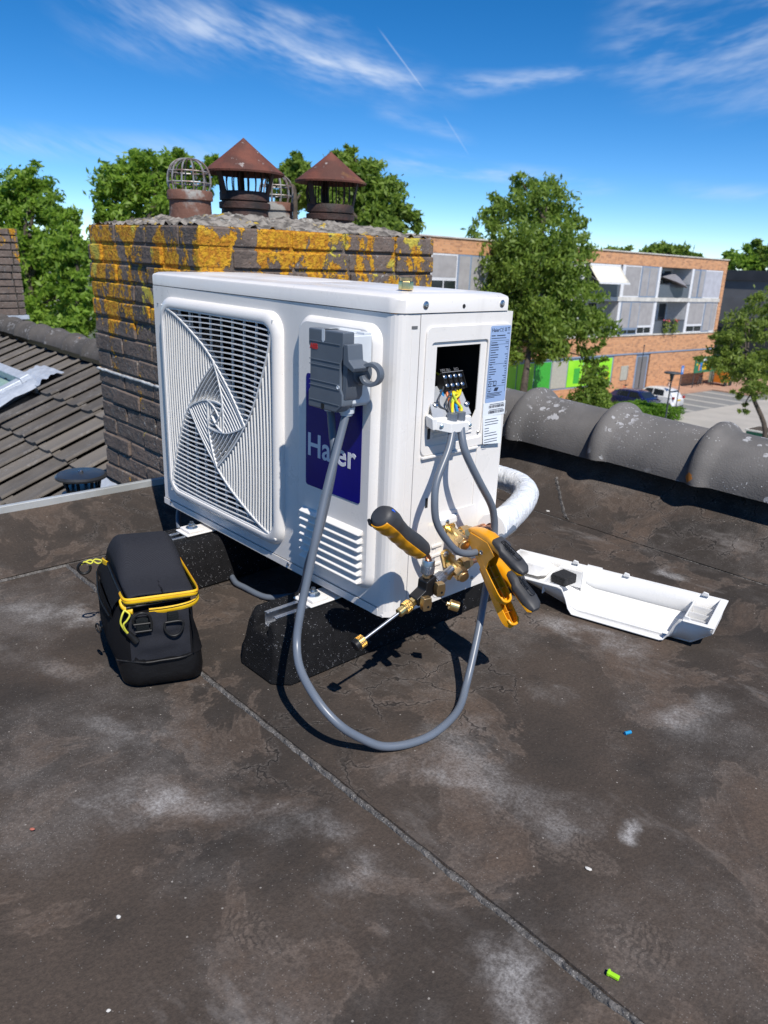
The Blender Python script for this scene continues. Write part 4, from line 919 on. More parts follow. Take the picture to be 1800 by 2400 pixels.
mb = MB(); LX2 = .80472; mb.prism([(LX2, .2215, .5085), (LX2, .2265, .5085), (LX2, .2240, .5140)], (.0001, 0, 0)); mb.box((LX2, .2345, .5090), (LX2 + .0001, .2380, .5135)); mb.box((LX2, .2392, .5090), (LX2 + .0001, .2420, .5140)); mb.box((LX2, .2210, .4992), (LX2 + .0001, .2240, .5028)); mb.box((LX2, .2250, .4992), (LX2 + .0001, .2280, .5028)); U.sub(lab, mb, 'pictogram', 'label_blue')
mb = plate([(.2120, .4540), (.2735, .4540), (.2735, .4785), (.2120, .4785)], [], lambda u, v, d: Vector((.8041 + d, u, v)), .0003); st = U(mb, 'barcode_label', 'sticker_white')
mb = MB(); random.seed(9)
for zr in (.4680, .4580):
    y = .227
    while y < .270: w_ = random.choice((.0004, .0007, .0011)); mb.box((.8045, y, zr), (.8046, min(y + w_, .2705), zr + .0050)); y += w_ + random.choice((.0004, .0007, .001))
    mb.box((.8045, .229, zr + .0062), (.8046, .268, zr + .0072))
U.sub(st, mb, 'barcode', 'print_dark', kind='stuff')
mb = MB(); mb.add([(.8042, .2135, .4545), (.8042, .2640, .4530), (.8075, .2655, .4005), (.8070, .2160, .4050)], [(0, 1, 2, 3)]); st = U(mb, 'paper_label', 'sticker_white')
md = st.modifiers.new('s', 'SOLIDIFY'); md.thickness = .0003
mb = MB(); random.seed(4)
for k in range(10):
    z = .4475 - .0046 * k - (.002 if k > 2 else 0) - (.002 if k > 6 else 0); xx_ = .8046 + (.4545 - z) / .052 * .0031; mb.box((xx_, .2185, z), (xx_ + .0001, .2185 + random.choice((.036, .033, .038, .012)), z + .0012))
U.sub(st, mb, 'print_lines', 'print_dark', kind='stuff')
# --- service valves
mb = plate(rrect(.166, .2085, .052, .083, .012, 4), [], lambda u, v, d: Vector((.8004 + d, u, v)), .0016); U(mb, 'valve_plate', 'white_paint', None, .001)
mb = MB(); mb.prism([(.802, .108, .286), (.802, .153, .286), (.802, .157, .270), (.802, .112, .270)], (.012, 0, 0)); U(mb, 'pipe_grommet', 'white_plastic', None, .005, 3)
for k in range(4): mb = MB(); mb.box((.8018, .103, .175 + .018 * k), (.8045, .128, .181 + .018 * k)); U(mb, 'pressed_rib', 'white_paint', None, .0015)
screw((.802, .161, .280), (1, 0, 0), .0040); screw((.802, .222, .140), (1, 0, 0), .0036)
def valve(zc, yc, port):
    mb = MB(); mb.prism([(.803, yc - .020, zc + .006), (.803, yc - .026, zc + .020), (.803, yc - .012, zc + .026), (.803, yc + .008, zc + .008), (.803, yc + .008, zc - .012), (.803, yc - .014, zc - .012)], (.008, 0, 0))
    v = U(mb, 'service_valve', 'brass', None, .002, 3)
    a = Vector((.806, yc - .004, zc)); d = Vector((.86, -.20, -.22)).normalized()
    mb = MB(); mb.lathe(a, d, [(0, .0105), (.018, .0105), (.022, .012), (.034, .0115)], 18); U.sub(v, mb, 'valve_body', 'brass', 30)
    mb = MB(); e = a + d * .034; mb.lathe(e, d, [(0, .0135), (.013, .0135), (.015, .0125)], 6); mb.lathe(e + d * .015, d, [(0, .0108), (.004, .0105), (.005, .009)], 18); U.sub(v, mb, 'hex_cap', 'brass_dull', None, .0012)
    mb = MB(); q = a + d * .018; dy = Vector((.18, .97, .02)).normalized(); mb.lathe(q, dy, [(0, .009), (.016, .009)], 16); U.sub(v, mb, 'port', 'brass', 30)
    mb = MB(); mb.lathe(q + dy * .014, dy, [(0, .0130), (.016, .0130), (.017, .011), (.026, .0085)], 6); U.sub(v, mb, 'flare_nut', 'brass_dull', None, .0012)
    mb = MB(); mb.lathe((.811, yc - .019, zc + .019), (1, 0, 0), [(0, .0052), (.003, .0052), (.004, .003)], 12); U.sub(v, mb, 'ear_screw', 'steel', 30)
    mb = MB(); mb.tube([q + dy * .03, q + dy * .06 + Vector((0, 0, .002)), q + dy * .095 + Vector((-.004, 0, .006))], .0048 if port else .0064, 10); U.sub(v, mb, 'pipe_stub', 'copper', 60)
    if port:
        mb = MB(); dn = Vector((.30, -.80, -.30)).normalized(); mb.lathe(a + d * .02, dn, [(0, .008), (.016, .008), (.017, .0062), (.030, .0062)], 14); U.sub(v, mb, 'service_port', 'brass', 30)
    return v
valve(.258, .146, False); valve(.196, .150, True)
# ================================================================== rubber supports
def support(cx, y0, y1, label):
    t = thing('support_block', label, 'support block', (cx, (y0 + y1) / 2, 0), 'rubber support blocks under the unit'); P = Part(t)
    hb, ht, h, rl = .074, .060, .106, .0185
    sec = [(-hb, 0), (-hb, .030), (-ht - .006, .086), (-ht, .098), (-ht + .008, h), (-rl, h), (-rl, .0797), (rl, .0797), (rl, h), (ht - .008, h), (ht, .098), (ht + .006, .086), (hb, .030), (hb, 0)]
    mb = MB(); rings = []
    for ye, sg, ins in ((y0, 1, .026), (y0, 1, 0), (y1, -1, 0), (y1, -1, .026)):
        rings.append([Vector((cx + math.copysign(max(abs(x) - ins, min(abs(x), rl)), x), ye + sg * (.16 * z + (0 if ins else .026)), z)) for x, z in sec])
    mb.loft(rings); P(mb, 'rubber_body', 'rubber_granulate', None, .005, 3)
    rail = MB(); a, hh = rl, .0795
    for (xa, za, xb, zb_) in ((-a, hh, a, hh + .003), (-a, hh + .003, -a + .0025, .108), (a - .0025, hh + .003, a, .108), (-a + .0025, .1055, -a + .0095, .108), (a - .0095, .1055, a - .0025, .108)):
        rail.box((cx + xa, y0 + .034, za), (cx + xb, y1 - .004, zb_))
    P(rail, 'rail', 'aluminium', None, .0008); return t
support(.640, -.166, .436, 'black rubber granulate support block at front under the louvred end of the unit')
support(.192, -.166, .436, 'black rubber granulate support block behind the tool bag')
# ================================================================== isolator switch on the front
sw = thing('isolator_switch', 'grey isolator switch with side lever fixed to the front of the unit', 'switch', (.712, -.0125, .545)); P = Part(sw)
x0, x1, z0, z1 = .671, .755, .482, .607
yb, ym, yf = -.0128, -.050, -.073
mb = MB(); mb.prism([(x0, yb, z0 + .008), (x1 - .006, yb, z0 + .008), (x1, yb, z0 + .014), (x1, yb, z1 - .006), (x0, yb, z1 - .006)], (0, ym - yb, 0)); hous = P(mb, 'housing', 'switch_light', None, .002, 3)
mb = MB(); mb.box((x1 - .02, yb - .001, z1 - .007), (x1 - .001, yb - .016, z1 - .002)); mb.box((x0 + .012, yb - .003, z1 - .006), (x1 - .024, ym + .004, z1 - .001)); P.sub(hous, mb, 'rear_rim', 'switch_light', None, .001)
mb = MB()   # dark cover, waisted on the right side round the lever
cov = [(x0 - .001, z0), (x1 - .014, z0), (x1 + .001, z0 + .012), (x1 + .001, z0 + .030), (x1 - .004, z0 + .038), (x1 - .004, z1 - .046), (x1 + .001, z1 - .038), (x1 + .001, z1), (x0 - .001, z1), (x0 - .001, z1 - .026), (x0 + .003, z1 - .030), (x0 + .003, z0 + .030), (x0 - .001, z0 + .026)]
mb.prism([(a, ym, b) for a, b in cov], (0, yf - ym, 0)); cv = P(mb, 'cover', 'switch_dark', None, .0022, 3)
for zz, hgt in ((z1 - .020, .0012), (z1 - .048, .0012), (z1 - .056, .0012), (z0 + .044, .0012), (z0 + .036, .0012), (z0 + .012, .0012)):
    mb = MB(); mb.box((x0 + .002, yf - .0009, zz), (x1 - .006, yf + .0003, zz + hgt)); P.sub(cv, mb, 'rib', 'switch_dark', None, .0003)
for zz, h_ in ((z1 - .020, .021), (z0 - .001, .011)):
    mb = MB(); mb.prism([(.7045, yf - .0006, zz + h_), (.7045, yf - .0006, zz + .004), (.708, yf - .0006, zz), (.712, yf - .0006, zz + .004), (.712, yf - .0006, zz + h_)], (0, .0004, 0)); P.sub(cv, mb, 'screw_recess', 'black_plastic' if h_ < .02 else 'switch_light')
mb = MB(); mb.box((.7045, yf + .001, z1 - .0002), (.712, ym + .006, z1 + .0006)); P.sub(cv, mb, 'screw_recess', 'black_plastic')
P.sub(cv, text_mb('ABB', .0115, FRONT(x0 + .0035, z1 - .0315, yf - .0004), .0002, .0005, .92), 'logo', 'logo_red')
mb = MB(); mb.lathe((x1 - .009, yf, z0 + .041), (0, -1, 0), [(0, .0032), (.001, .0032), (.001, .0022), (.0002, .002)], 14); P.sub(cv, mb, 'eyelet', 'switch_light', 30)
# lever: arm from the dark block to an open ring
rc = Vector((.786, -.040, .546))
mb = MB(); mb.lathe((x1, rc.y, .545), (1, 0, 0), [(0, .019), (.010, .019), (.013, .017)], 24); P(mb, 'lever_boss', 'switch_dark', 30)
ring = MB(); rgs = []
for k in range(31):
    a = R(160 - 330 * k / 30); ct = Vector((math.cos(a), 0, math.sin(a)))
    # ring lies in the plane facing the viewer's side (x-z), a hollow grip
    rgs.append([rc + ct * r_ + Vector((0, y, 0)) for r_, y in ((.0185, .007), (.0185, -.007), (.0178, -.0082), (.0130, -.0082), (.0120, -.007), (.0120, .007))])
ring.loft(rgs); ring.xf(Matrix.Translation(rc) @ Matrix.Rotation(R(24), 4, 'Z') @ Matrix.Translation(-rc)); lev = P(ring, 'lever_ring', 'switch_dark', 35)
mb = MB(); mb.prism([(.7575, -.074, .560), (.7575, -.074, .590), (.768, -.074, .590), (.771, -.074, .567), (.784, -.074, .557), (.781, -.074, .5505), (.766, -.074, .556)], (0, .030, 0)); P(mb, 'lever_arm', 'switch_dark', None, .0015, 3)
mb = MB(); mb.prism([(x1 - .002, -.070, .500), (x1 + .006, -.070, .510), (x1 + .010, -.070, .560), (x1 - .002, -.070, .566)], (0, .034, 0)); P(mb, 'lever_guard', 'switch_dark', None, .001)
for xg, yg in ((.690, -.042), (.7335, -.044)): mb = MB(); mb.lathe((xg, yg, z0 + .006), (0, 0, -1), [(0, .0135), (.010, .0125), (.0105, .0100), (.014, .0100)], 18); P(mb, 'cable_gland', 'switch_light', 30)
# ================================================================== cables
def cable(name, pts, label, r_=.0066):
    pts = [Vector(p) + Vector((mn.noise(Vector((i * 1.7, r_ * 900, 0))), mn.noise(Vector((i * 1.7, 3, r_ * 900))), 0)) * (.0022 if 1 < i < len(pts) - 2 else 0) for i, p in enumerate(pts)]
    mb = MB(); mb.tube(pts, r_, 14, sub=8); return mb.build(name, 'cable_grey', None, 60, label=label, cat='cable')
cable('power_cable', [(.836, .120, .462), (.843, .113, .447), (.856, .112, .415), (.865, .141, .364), (.868, .174, .319), (.869, .188, .291), (.868, .192, .260), (.871, .190, .220), (.874, .180, .175), (.882, .162, .140), (.902, .128, .090), (.930, .075, .028), (.958, .020, .009), (.974, -.050, .0068), (.968, -.100, .0070), (.953, -.140, .012), (.938, -.168, .027), (.918, -.199, .056), (.880, -.212, .084), (.824, -.203, .109), (.792, -.186, .138), (.783, -.172, .183), (.773, -.150, .240), (.765, -.125, .306), (.754, -.100, .362), (.742, -.069, .425), (.7345, -.046, .475)],
      'grey cable from the switch looping down over the roof and up to the terminals')
cable('supply_cable', [(.690, -.042, .475), (.702, -.047, .440), (.716, -.054, .400), (.716, -.066, .340), (.690, -.064, .262), (.645, -.050, .190), (.590, -.020, .120), (.520, .020, .060), (.455, .045, .022), (.400, .020, .0075), (.330, .012, .007), (.286, .014, .007), (.215, .05, .007), (.10, .16, .007)],
      'grey cable from the switch that bends left underneath the unit')
cable('connecting_cable', [(.832, .101, .462), (.841, .092, .448), (.850, .074, .422), (.860, .043, .380), (.865, .033, .349), (.870, .038, .312), (.873, .060, .276), (.877, .088, .251), (.884, .118, .243), (.886, .160, .246), (.872, .205, .246), (.86, .26, .25)],
      'grey cable curving from the terminals down behind the yellow clamps', .0062)
cable('pipe_cable', [(-.002, .285, .30), (-.010, .20, .26), (-.006, .12, .20), (-.004, .06, .14), (.020, .02, .085), (.08, .0, .03), (.13, -.01, .012)][::-1], 'dark cable hanging behind the far left corner of the unit', .006)
# ================================================================== insulated pipe
mb = MB(); path = [(.846, .215, .256), (.836, .245, .252), (.812, .310, .250), (.776, .395, .250), (.735, .462, .250), (.685, .498, .250), (.610, .510, .248), (.50, .495, .240), (.36, .470, .22)]
def pr_(t): return .0268 + .0014 * mn.noise(Vector((t * 22, 1, 4))) + .0010 * mn.noise(Vector((t * 60, 1, 4)))
ip = thing('insulated_pipe', 'white taped pipe insulation curving round behind the unit', 'insulated pipe', (.846, .215, .256)); P = Part(ip)
mb.tube(path, pr_, 26, sub=12); P(mb, 'insulation', 'tape_white', 60)
mb = MB(); d = (Vector(path[0]) - Vector(path[1])).normalized(); mb.lathe(Vector(path[0]) - d * .004, d, [(0, .0268), (.012, .0268), (.012, .011), (.004, .010)], 26); P(mb, 'insulation_end', 'offwhite', 40)
mb = MB(); mb.tube([Vector(path[0]) - d * .01, Vector(path[0]) + d * .020, (.850, .178, .259)], .0085, 12); P(mb, 'copper_pipe', 'copper', 60)
# ================================================================== valve core tool
vt = thing('valve_tool', 'black and brass valve core tool with a long steel rod on the lower valve', 'valve tool', (.870, .030, .20)); P = Part(vt)
dR = Vector((-.012, -1, -.36)).normalized()            # axis of the rod
B0 = Vector((.874, .020, .202)); ax = Vector((.02, 1, .36)).normalized(); sx_ = Vector((1, -.05, 0)).normalized(); uz = sx_.cross(ax).normalized()
BM = Matrix(((sx_.x, ax.x, uz.x, B0.x), (sx_.y, ax.y, uz.y, B0.y), (sx_.z, ax.z, uz.z, B0.z), (0, 0, 0, 1)))
mb = MB(); mb.prism([(-.011, -.034, -.011), (-.011, -.010, -.011), (-.011, .016, -.011), (-.011, .016, .020), (-.011, -.006, .020), (-.011, -.012, .007), (-.011, -.034, .004)], (.022, 0, 0)); mb.xf(BM); P(mb, 'block', 'dark_anodised', None, .002, 3)
mb = MB(); mb.lathe(BM @ Vector((0, .016, 0)), ax, [(0, .0075), (.004, .0075), (.005, .0095), (.022, .0095), (.024, .008), (.030, .006), (.045, .006)], 20); kn = P(mb, 'coupling', 'steel', 40)
mb = MB()
for k in range(22):
    a = 2 * math.pi * k / 22; o_ = (sx_ * math.cos(a) + uz * math.sin(a)); q = BM @ Vector((0, .021, 0)); mb.cone(q + o_ * .0096, q + ax * .016 + o_ * .0096, .0009, .0009, 4)
P.sub(kn, mb, 'knurling', 'steel', kind='stuff')
up = Vector((.02, .06, 1)).normalized(); q0 = BM @ Vector((0, .004, .020))
mb = MB(); mb.lathe(q0, up, [(0, .0078), (.004, .0078), (.0045, .0065), (.007, .0065)], 6); P(mb, 'hex_nut', 'brass_dull', None, .0006)
mb = MB(); mb.lathe(q0 + up * .007, up, [(0, .0100), (.001, .0108), (.022, .0108), (.024, .0100), (.024, .0060), (.021, .0055)], 24); kn = P(mb, 'knurled_coupler', 'steel', 35)
mb = MB(); ua = up.orthogonal().normalized(); ub = up.cross(ua)
for k in range(26):
    for s_ in (-1, 1):
        pts = [q0 + up * (.008 + .013 * t) + (ua * math.cos(2 * math.pi * k / 26 + s_ * .45 * t) + ub * math.sin(2 * math.pi * k / 26 + s_ * .45 * t)) * .0109 for t in (0, .33, .66, 1)]; mb.tube(pts, .00055, 4, sub=1)
P.sub(kn, mb, 'knurling', 'steel', kind='stuff')
for q, s_ in ((BM @ Vector((.011, .010, .002)), 1), (BM @ Vector((.011, -.024, -.004)), 1)):
    d_ = Vector((1, -.25, -.05)).normalized(); mb = MB(); mb.lathe(q, d_, [(0, .0055), (.006, .0055)], 12); mb2 = MB(); a_ = Vector((.25, 1, 0)).normalized(); c_ = d_.cross(a_).normalized()
    KM = Matrix(((d_.x, a_.x, c_.x, q.x), (d_.y, a_.y, c_.y, q.y), (d_.z, a_.z, c_.z, q.z), (0, 0, 0, 1)))
    vk = P(mb, 'valve_spindle', 'brass', 30); mb2.prism([(.005, -.0068, -.0115), (.005, .0068, -.0115), (.0052, .0085, 0), (.005, .0068, .0115), (.005, -.0068, .0115), (.0052, -.0085, 0)], (.012, 0, 0)); mb2.xf(KM); P(mb2, 'brass_lever', 'brass_dull', None, .0012)
    mb3 = MB(); mb3.lathe(KM @ Vector((.0172, .001, -.004)), d_, [(0, .0022), (.0004, .0022)], 10); P.sub(vk, mb3, 'dimple', 'dark_anodised')
c0 = BM @ Vector((0, -.034, -.004))
mb = MB(); mb.lathe(c0, dR, [(0, .0082), (.006, .0082), (.0062, .0062), (.008, .0062)], 6); P(mb, 'hex_nut', 'brass', None, .0006)
mb = MB(); mb.lathe(c0 + dR * .008, dR, [(0, .0088), (.001, .0096), (.014, .0096), (.0145, .0074), (.026, .0074), (.027, .0060), (.027, .003), (.020, .0028)], 22); kn = P(mb, 'packing_gland', 'brass', 35)
ua = dR.orthogonal().normalized(); ub = dR.cross(ua); mb = MB()
for k in range(24):
    for s_ in (-1, 1): mb.tube([c0 + dR * (.0095 + .012 * t) + (ua * math.cos(2 * math.pi * k / 24 + s_ * .4 * t) + ub * math.sin(2 * math.pi * k / 24 + s_ * .4 * t)) * .0097 for t in (0, .5, 1)], .0005, 4, sub=1)
P.sub(kn, mb, 'knurling', 'brass', kind='stuff')
kend = Vector((.868, -.1165, .1480)); r0 = c0 + dR * .028
mb = MB(); mb.cone(r0, kend, .0026, .0026, 12); P(mb, 'rod', 'steel', 40)
dk = (kend - r0).normalized(); mb = MB(); mb.lathe(kend - dk * .004, dk, [(0, .0085), (.001, .0100), (.011, .0100), (.012, .0092)], 24); kb = P(mb, 'knob', 'brass', 35)
mb = MB(); mb.lathe(kend + dk * .008, dk, [(0, .0095), (.0065, .0095), (.0075, .0085), (.0075, .002), (.0065, .001)], 20); P.sub(kb, mb, 'knob_end', 'black_plastic', 40)
mb = MB(); ua = dk.orthogonal().normalized(); ub = dk.cross(ua)
for k in range(26): o_ = ua * math.cos(2 * math.pi * k / 26) + ub * math.sin(2 * math.pi * k / 26); mb.cone(kend - dk * .003 + o_ * .0101, kend + dk * .007 + o_ * .0101, .0006, .0006, 4)
P.sub(kb, mb, 'knurling', 'brass', kind='stuff')
cp = Vector((.886, .058, .167)); dc = Vector((.55, .60, -.25)).normalized(); mb = MB(); mb.lathe(cp, dc, [(0, .0035), (.004, .004), (.005, .0088), (.020, .0088), (.021, .0080), (.021, .0062), (.019, .0060)], 18); P(mb, 'hanging_cap', 'brass', 35)
mb = MB(); mb.tube([cp, cp + Vector((-.003, -.008, .006)), cp + Vector((-.004, -.012, .016)), BM @ Vector((.008, .016, -.004))], .0007, 5); P(mb, 'tether', 'black_plastic', 60)
# ================================================================== pressure probe
pb = thing('pressure_probe', 'yellow and black wireless pressure probe sticking up from the valve tool', 'probe', (.878, .004, .252)); P = Part(pb)
Na = q0 + up * .030; Fa = Vector((.884, -.1100, .3560)); da = (Fa - (Na + Vector((0, -.012, .014)))).normalized(); Nb = Na + Vector((0, -.010, .016))
top_ = Vector((.42, -.05, .62)); top_ = (top_ - da * top_.dot(da)).normalized(); side_ = da.cross(top_).normalized()
mb = MB(); mb.tube([q0 + up * .020, Na, Nb, Nb + da * .008], .0052, 12, sub=4); P(mb, 'neck', 'copper', 50)
Lh = (Fa - Nb).length
def hsec(t, k=1.0, n=22):
    prof = [(0, .0085), (.03, .0128), (.09, .0165), (.25, .0180), (.5, .0170), (.68, .0172), (.80, .0200), (.92, .0205), (.975, .0175), (1, .0105)]
    for (a, ra), (b, rb) in zip(prof, prof[1:]):
        if a <= t <= b: r_ = ra + (rb - ra) * (t - a) / (b - a); break
    return r_ * k
def handle(k, t0, t1, a0, a1, full=True, m=40, bumps=0):
    mb = MB(); rings = []
    for i in range(m + 1):
        t = t0 + (t1 - t0) * i / m; c_ = Nb + da * (Lh * t) + top_ * (.004 * math.sin(max(0, t - .55) * 5)); ring = []
        nn = 24
        for j in range(nn if full else nn + 1):
            a = R(a0 + (a1 - a0) * j / nn); r_ = hsec(t, k) + (bumps * (math.sin(t * 34) * .5 + .5) if bumps else 0)
            ring.append(c_ + side_ * math.cos(a) * r_ * .92 + top_ * math.sin(a) * r_)
        rings.append(ring)
    mb.loft(rings, closed=full); return mb
P(handle(1.0, 0, 1, 0, 360), 'body', 'tool_rubber', 50)
o = P(handle(1.06, .10, .975, 160, 262, False, 50, .0010), 'grip_insert', 'tool_yellow', 60); md = o.modifiers.new('s', 'SOLIDIFY'); md.thickness = .0012
o = P(handle(1.05, .08, .66, 5, 40, False), 'grip_insert', 'tool_yellow', 60); md = o.modifiers.new('s', 'SOLIDIFY'); md.thickness = .0012
c_ = Nb + da * Lh * .93 + top_ * (hsec(.93) + .0035); mb = MB(); mb.box((-.0018, -.0050, -.0015), (.0018, .0050, .0006), Matrix(((side_.x, da.x, top_.x, c_.x), (side_.y, da.y, top_.y, c_.y), (side_.z, da.z, top_.z, c_.z), (0, 0, 0, 1)))); P(mb, 'status_light', 'led_blue', None, .0006)
c_ = Nb + da * Lh * .96 - top_ * (hsec(.96) * .9); mb = MB(); mb.box((-.005, -.004, -.002), (.005, .004, .002), Matrix(((side_.x, da.x, top_.x, c_.x), (side_.y, da.y, top_.y, c_.y), (side_.z, da.z, top_.z, c_.z), (0, 0, 0, 1)))); P(mb, 'hook_slot', 'black_plastic')
# ================================================================== pipe clamps
def clamp(jaw, uh, lh, yv, label, seed):
    """jaw: gripping end, uh / lh: tips of the padded and the open handle, yv: width direction"""
    jaw, uh, lh, yv = Vector(jaw), Vector(uh), Vector(lh), Vector(yv).normalized()
    t = thing('pipe_clamp', label, 'clamp', jaw, 'yellow and black pipe clamp probes'); P = Part(t)
    du = (uh - jaw); dl = (lh - jaw); nu = yv.cross(du.normalized()).normalized()
    if nu.dot(du.cross(dl).cross(du)) > 0 and False: nu = -nu
    mid = (uh + lh) / 2
    nu = -((mid - jaw) - du.normalized() * (mid - jaw).dot(du.normalized())).normalized()     # outward from the padded arm
    nl = -((mid - jaw) - dl.normalized() * (mid - jaw).dot(dl.normalized())).normalized()
    Lu, Ll = du.length, dl.length; eu, el = du / Lu, dl / Ll
    def arm(prof, e, n, m=1.0, k=14):
        mb = MB(); rings = []
        for s_, off, hw, ht in prof:
            c_ = jaw + e * s_ + n * off
            ring = []
            for j in range(k):
                a = 2 * math.pi * j / k; ca, sa = math.cos(a), math.sin(a)
                f = lambda v: math.copysign(abs(v) ** .55, v)
                ring.append(c_ + yv * f(ca) * hw + n * f(sa) * ht)
            rings.append(ring)
        mb.loft(rings); return mb
    a1 = arm([(-.004, .0, .006, .003), (.004, .002, .0085, .006), (.022, .006, .0105, .0095), (.05, .010, .012, .011), (.08, .009, .0125, .0085), (Lu - .02, .0, .0130, .0060), (Lu - .004, -.003, .0120, .0055), (Lu + .001, -.003, .008, .003)], eu, nu)
    A = P(a1, 'padded_handle', 'tool_yellow', 50)
    g = arm([(.062, .016, .0085, .003), (.066, .0165, .0118, .0065), (.085, .014, .0132, .0075), (Lu - .05, .008, .0138, .0080), (Lu - .018, .004, .0138, .0080), (Lu - .004, .0015, .0120, .0070), (Lu + .003, .000, .007, .003)], eu, nu, k=18)
    G = P(g, 'rubber_grip', 'tool_rubber', 50)
    # raised plaque with the maker's name along the grip
    ex = eu; ez = nu; ey = ez.cross(ex).normalized()
    base = jaw + eu * .080 + nu * (.0226) - nu * 0
    tilt = Matrix(((ex.x, ey.x, ez.x, base.x), (ex.y, ey.y, ez.y, base.y), (ex.z, ey.z, ez.z, base.z), (0, 0, 0, 1))) @ Matrix.Rotation(R(7.2), 4, 'Y')
    pl_ = plate(rrect(.0225, 0, .0245, .0046, .003, 4), [rrect(.0225, 0, .0236, .0038, .0025, 4)], lambda u, v, d: tilt @ Vector((u, v, d - .0006)), .0010); P.sub(G, pl_, 'plaque', 'black_plastic')
    P.sub(G, text_mb('Fieldpiece', .0082, tilt @ Matrix.Translation((.0005, -.0028, -.0006)), .0007, .0001, .98), 'lettering', 'black_plastic')
    q = jaw + eu * (Lu - .020) + nu * .0118; mb = MB(); mb.lathe(q, nu, [(-.004, .0028), (.0006, .0028), (.0008, .0018)], 10); P.sub(G, mb, 'grip_screw', 'black_interior')
    # open handle: a trough with cross ribs, open towards the padded arm
    inn = -nl
    mb = MB(); wv, n_ = [], 16
    def ctr(s_): return jaw + el * s_ + nl * (.004 * math.sin(min(1, s_ / Ll) * 3.1))
    rings = []
    for i in range(n_ + 1):
        s_ = .030 + (Ll - .030) * i / n_; e_ = max(0, (i - (n_ - 3)) / 3); hw = .0128 * math.sqrt(max(.02, 1 - e_ * e_)); c_ = ctr(s_)
        o_, w2 = .0095, hw - .0018
        rings.append([c_ + yv * hw + inn * o_, c_ + yv * hw - inn * .003, c_ - yv * hw - inn * .003, c_ - yv * hw + inn * o_, c_ - yv * w2 + inn * o_, c_ - yv * w2 - inn * .001, c_ + yv * w2 - inn * .001, c_ + yv * w2 + inn * o_])
    mb.loft(rings); Bq = P(mb, 'open_handle', 'tool_yellow', None, .0006)
    mb = MB(); cend = ctr(Ll - .003); mb.tube([cend + yv * .0105 - el * .010 + inn * .0088, cend + yv * .0075 - el * .002 + inn * .0088, cend + inn * .0088 + el * .001, cend - yv * .0075 - el * .002 + inn * .0088, cend - yv * .0105 - el * .010 + inn * .0088], .0024, 8); P.sub(Bq, mb, 'end_rim', 'tool_yellow', 60)
    for f in (.38, .52, .66, .80):
        c_ = ctr(Ll * f); mb = MB(); mb.loft([[c_ + yv * sy_ * .0108 + inn * h_ + el * w_ for sy_, h_ in ((-1, -.001), (1, -.001), (1, .006), (-1, .006))] for w_ in (-.0006, .0006)]); P.sub(Bq, mb, 'rib', 'tool_orange_inner')
    c0_, c1_ = ctr(Ll * .38), ctr(Ll * .94); mb = MB(); mb.loft([[c_ + yv * w_ + inn * h_ for w_, h_ in ((-.0007, -.001), (.0007, -.001), (.0007, .005), (-.0007, .005))] for c_ in (c0_, c1_)]); P.sub(Bq, mb, 'rib', 'tool_orange_inner')
    # cheeks and pivot
    for sgn in (-1, 1):
        c_ = jaw + yv * sgn * .0118; mb = MB(); pv = jaw + (eu + el).normalized() * .048
        poly = [jaw + eu * .008 + nu * .004, jaw + eu * .055 + nu * .010, jaw + eu * .078 - nu * .004, pv + (eu + el).normalized() * .022, jaw + el * .075 + inn * .004, jaw + el * .058 + nl * .008, jaw + el * .014 + nl * .008]
        mb.prism([p + yv * sgn * .0105 for p in poly], yv * sgn * .0022); ck = P(mb, 'cheek', 'tool_yellow', None, .001)
        mb = MB(); mb.lathe(pv + yv * sgn * .0125, yv * sgn, [(0, .0040), (.0014, .0040), (.0016, .0026), (.0004, .0022)], 14); P.sub(ck, mb, 'pivot_screw', 'steel', 30)
    mb = MB(); pv = jaw + (eu + el).normalized() * .052; mb.lathe(pv - yv * .009, yv, [(0, .0062), (.018, .0062)], 14); mb.cone(pv, ctr(Ll * .5), .0018, .0018, 8); mb.cone(pv, jaw + eu * Lu * .5, .0018, .0018, 8); P(mb, 'spring', 'steel', 40)
clamp((.858, .143, .272), (.993, .118, .258 - .012), (.955, .130, .170), (.10, 1, .10), 'yellow pipe clamp with black grip on the upper pipe, nearer the top', 1)
clamp((.868, .172, .215), (1.003, .146, .176), (.968, .136, .130), (.14, 1, .10), 'yellow pipe clamp with black grip on the lower pipe, partly hidden by another clamp', 2)
# ================================================================== brass cap lying on the lid
bc = thing('brass_cap', 'loose brass valve cap standing on the lid of the unit', 'brass cap', (.735, .075, .6674)); P = Part(bc); q = Vector((.735, .075, .6674))
mb = MB(); mb.lathe(q, (0, 0, 1), [(0, .0125), (.012, .0125), (.014, .0115)], 6); P(mb, 'hex_body', 'brass', None, .0012)
mb = MB(); mb.lathe(q + Vector((0, 0, .013)), (0, 0, 1), [(0, .0100), (.006, .0100), (.007, .0085), (.007, .006), (.004, .006)], 16); P(mb, 'collar', 'brass_dull', 30)
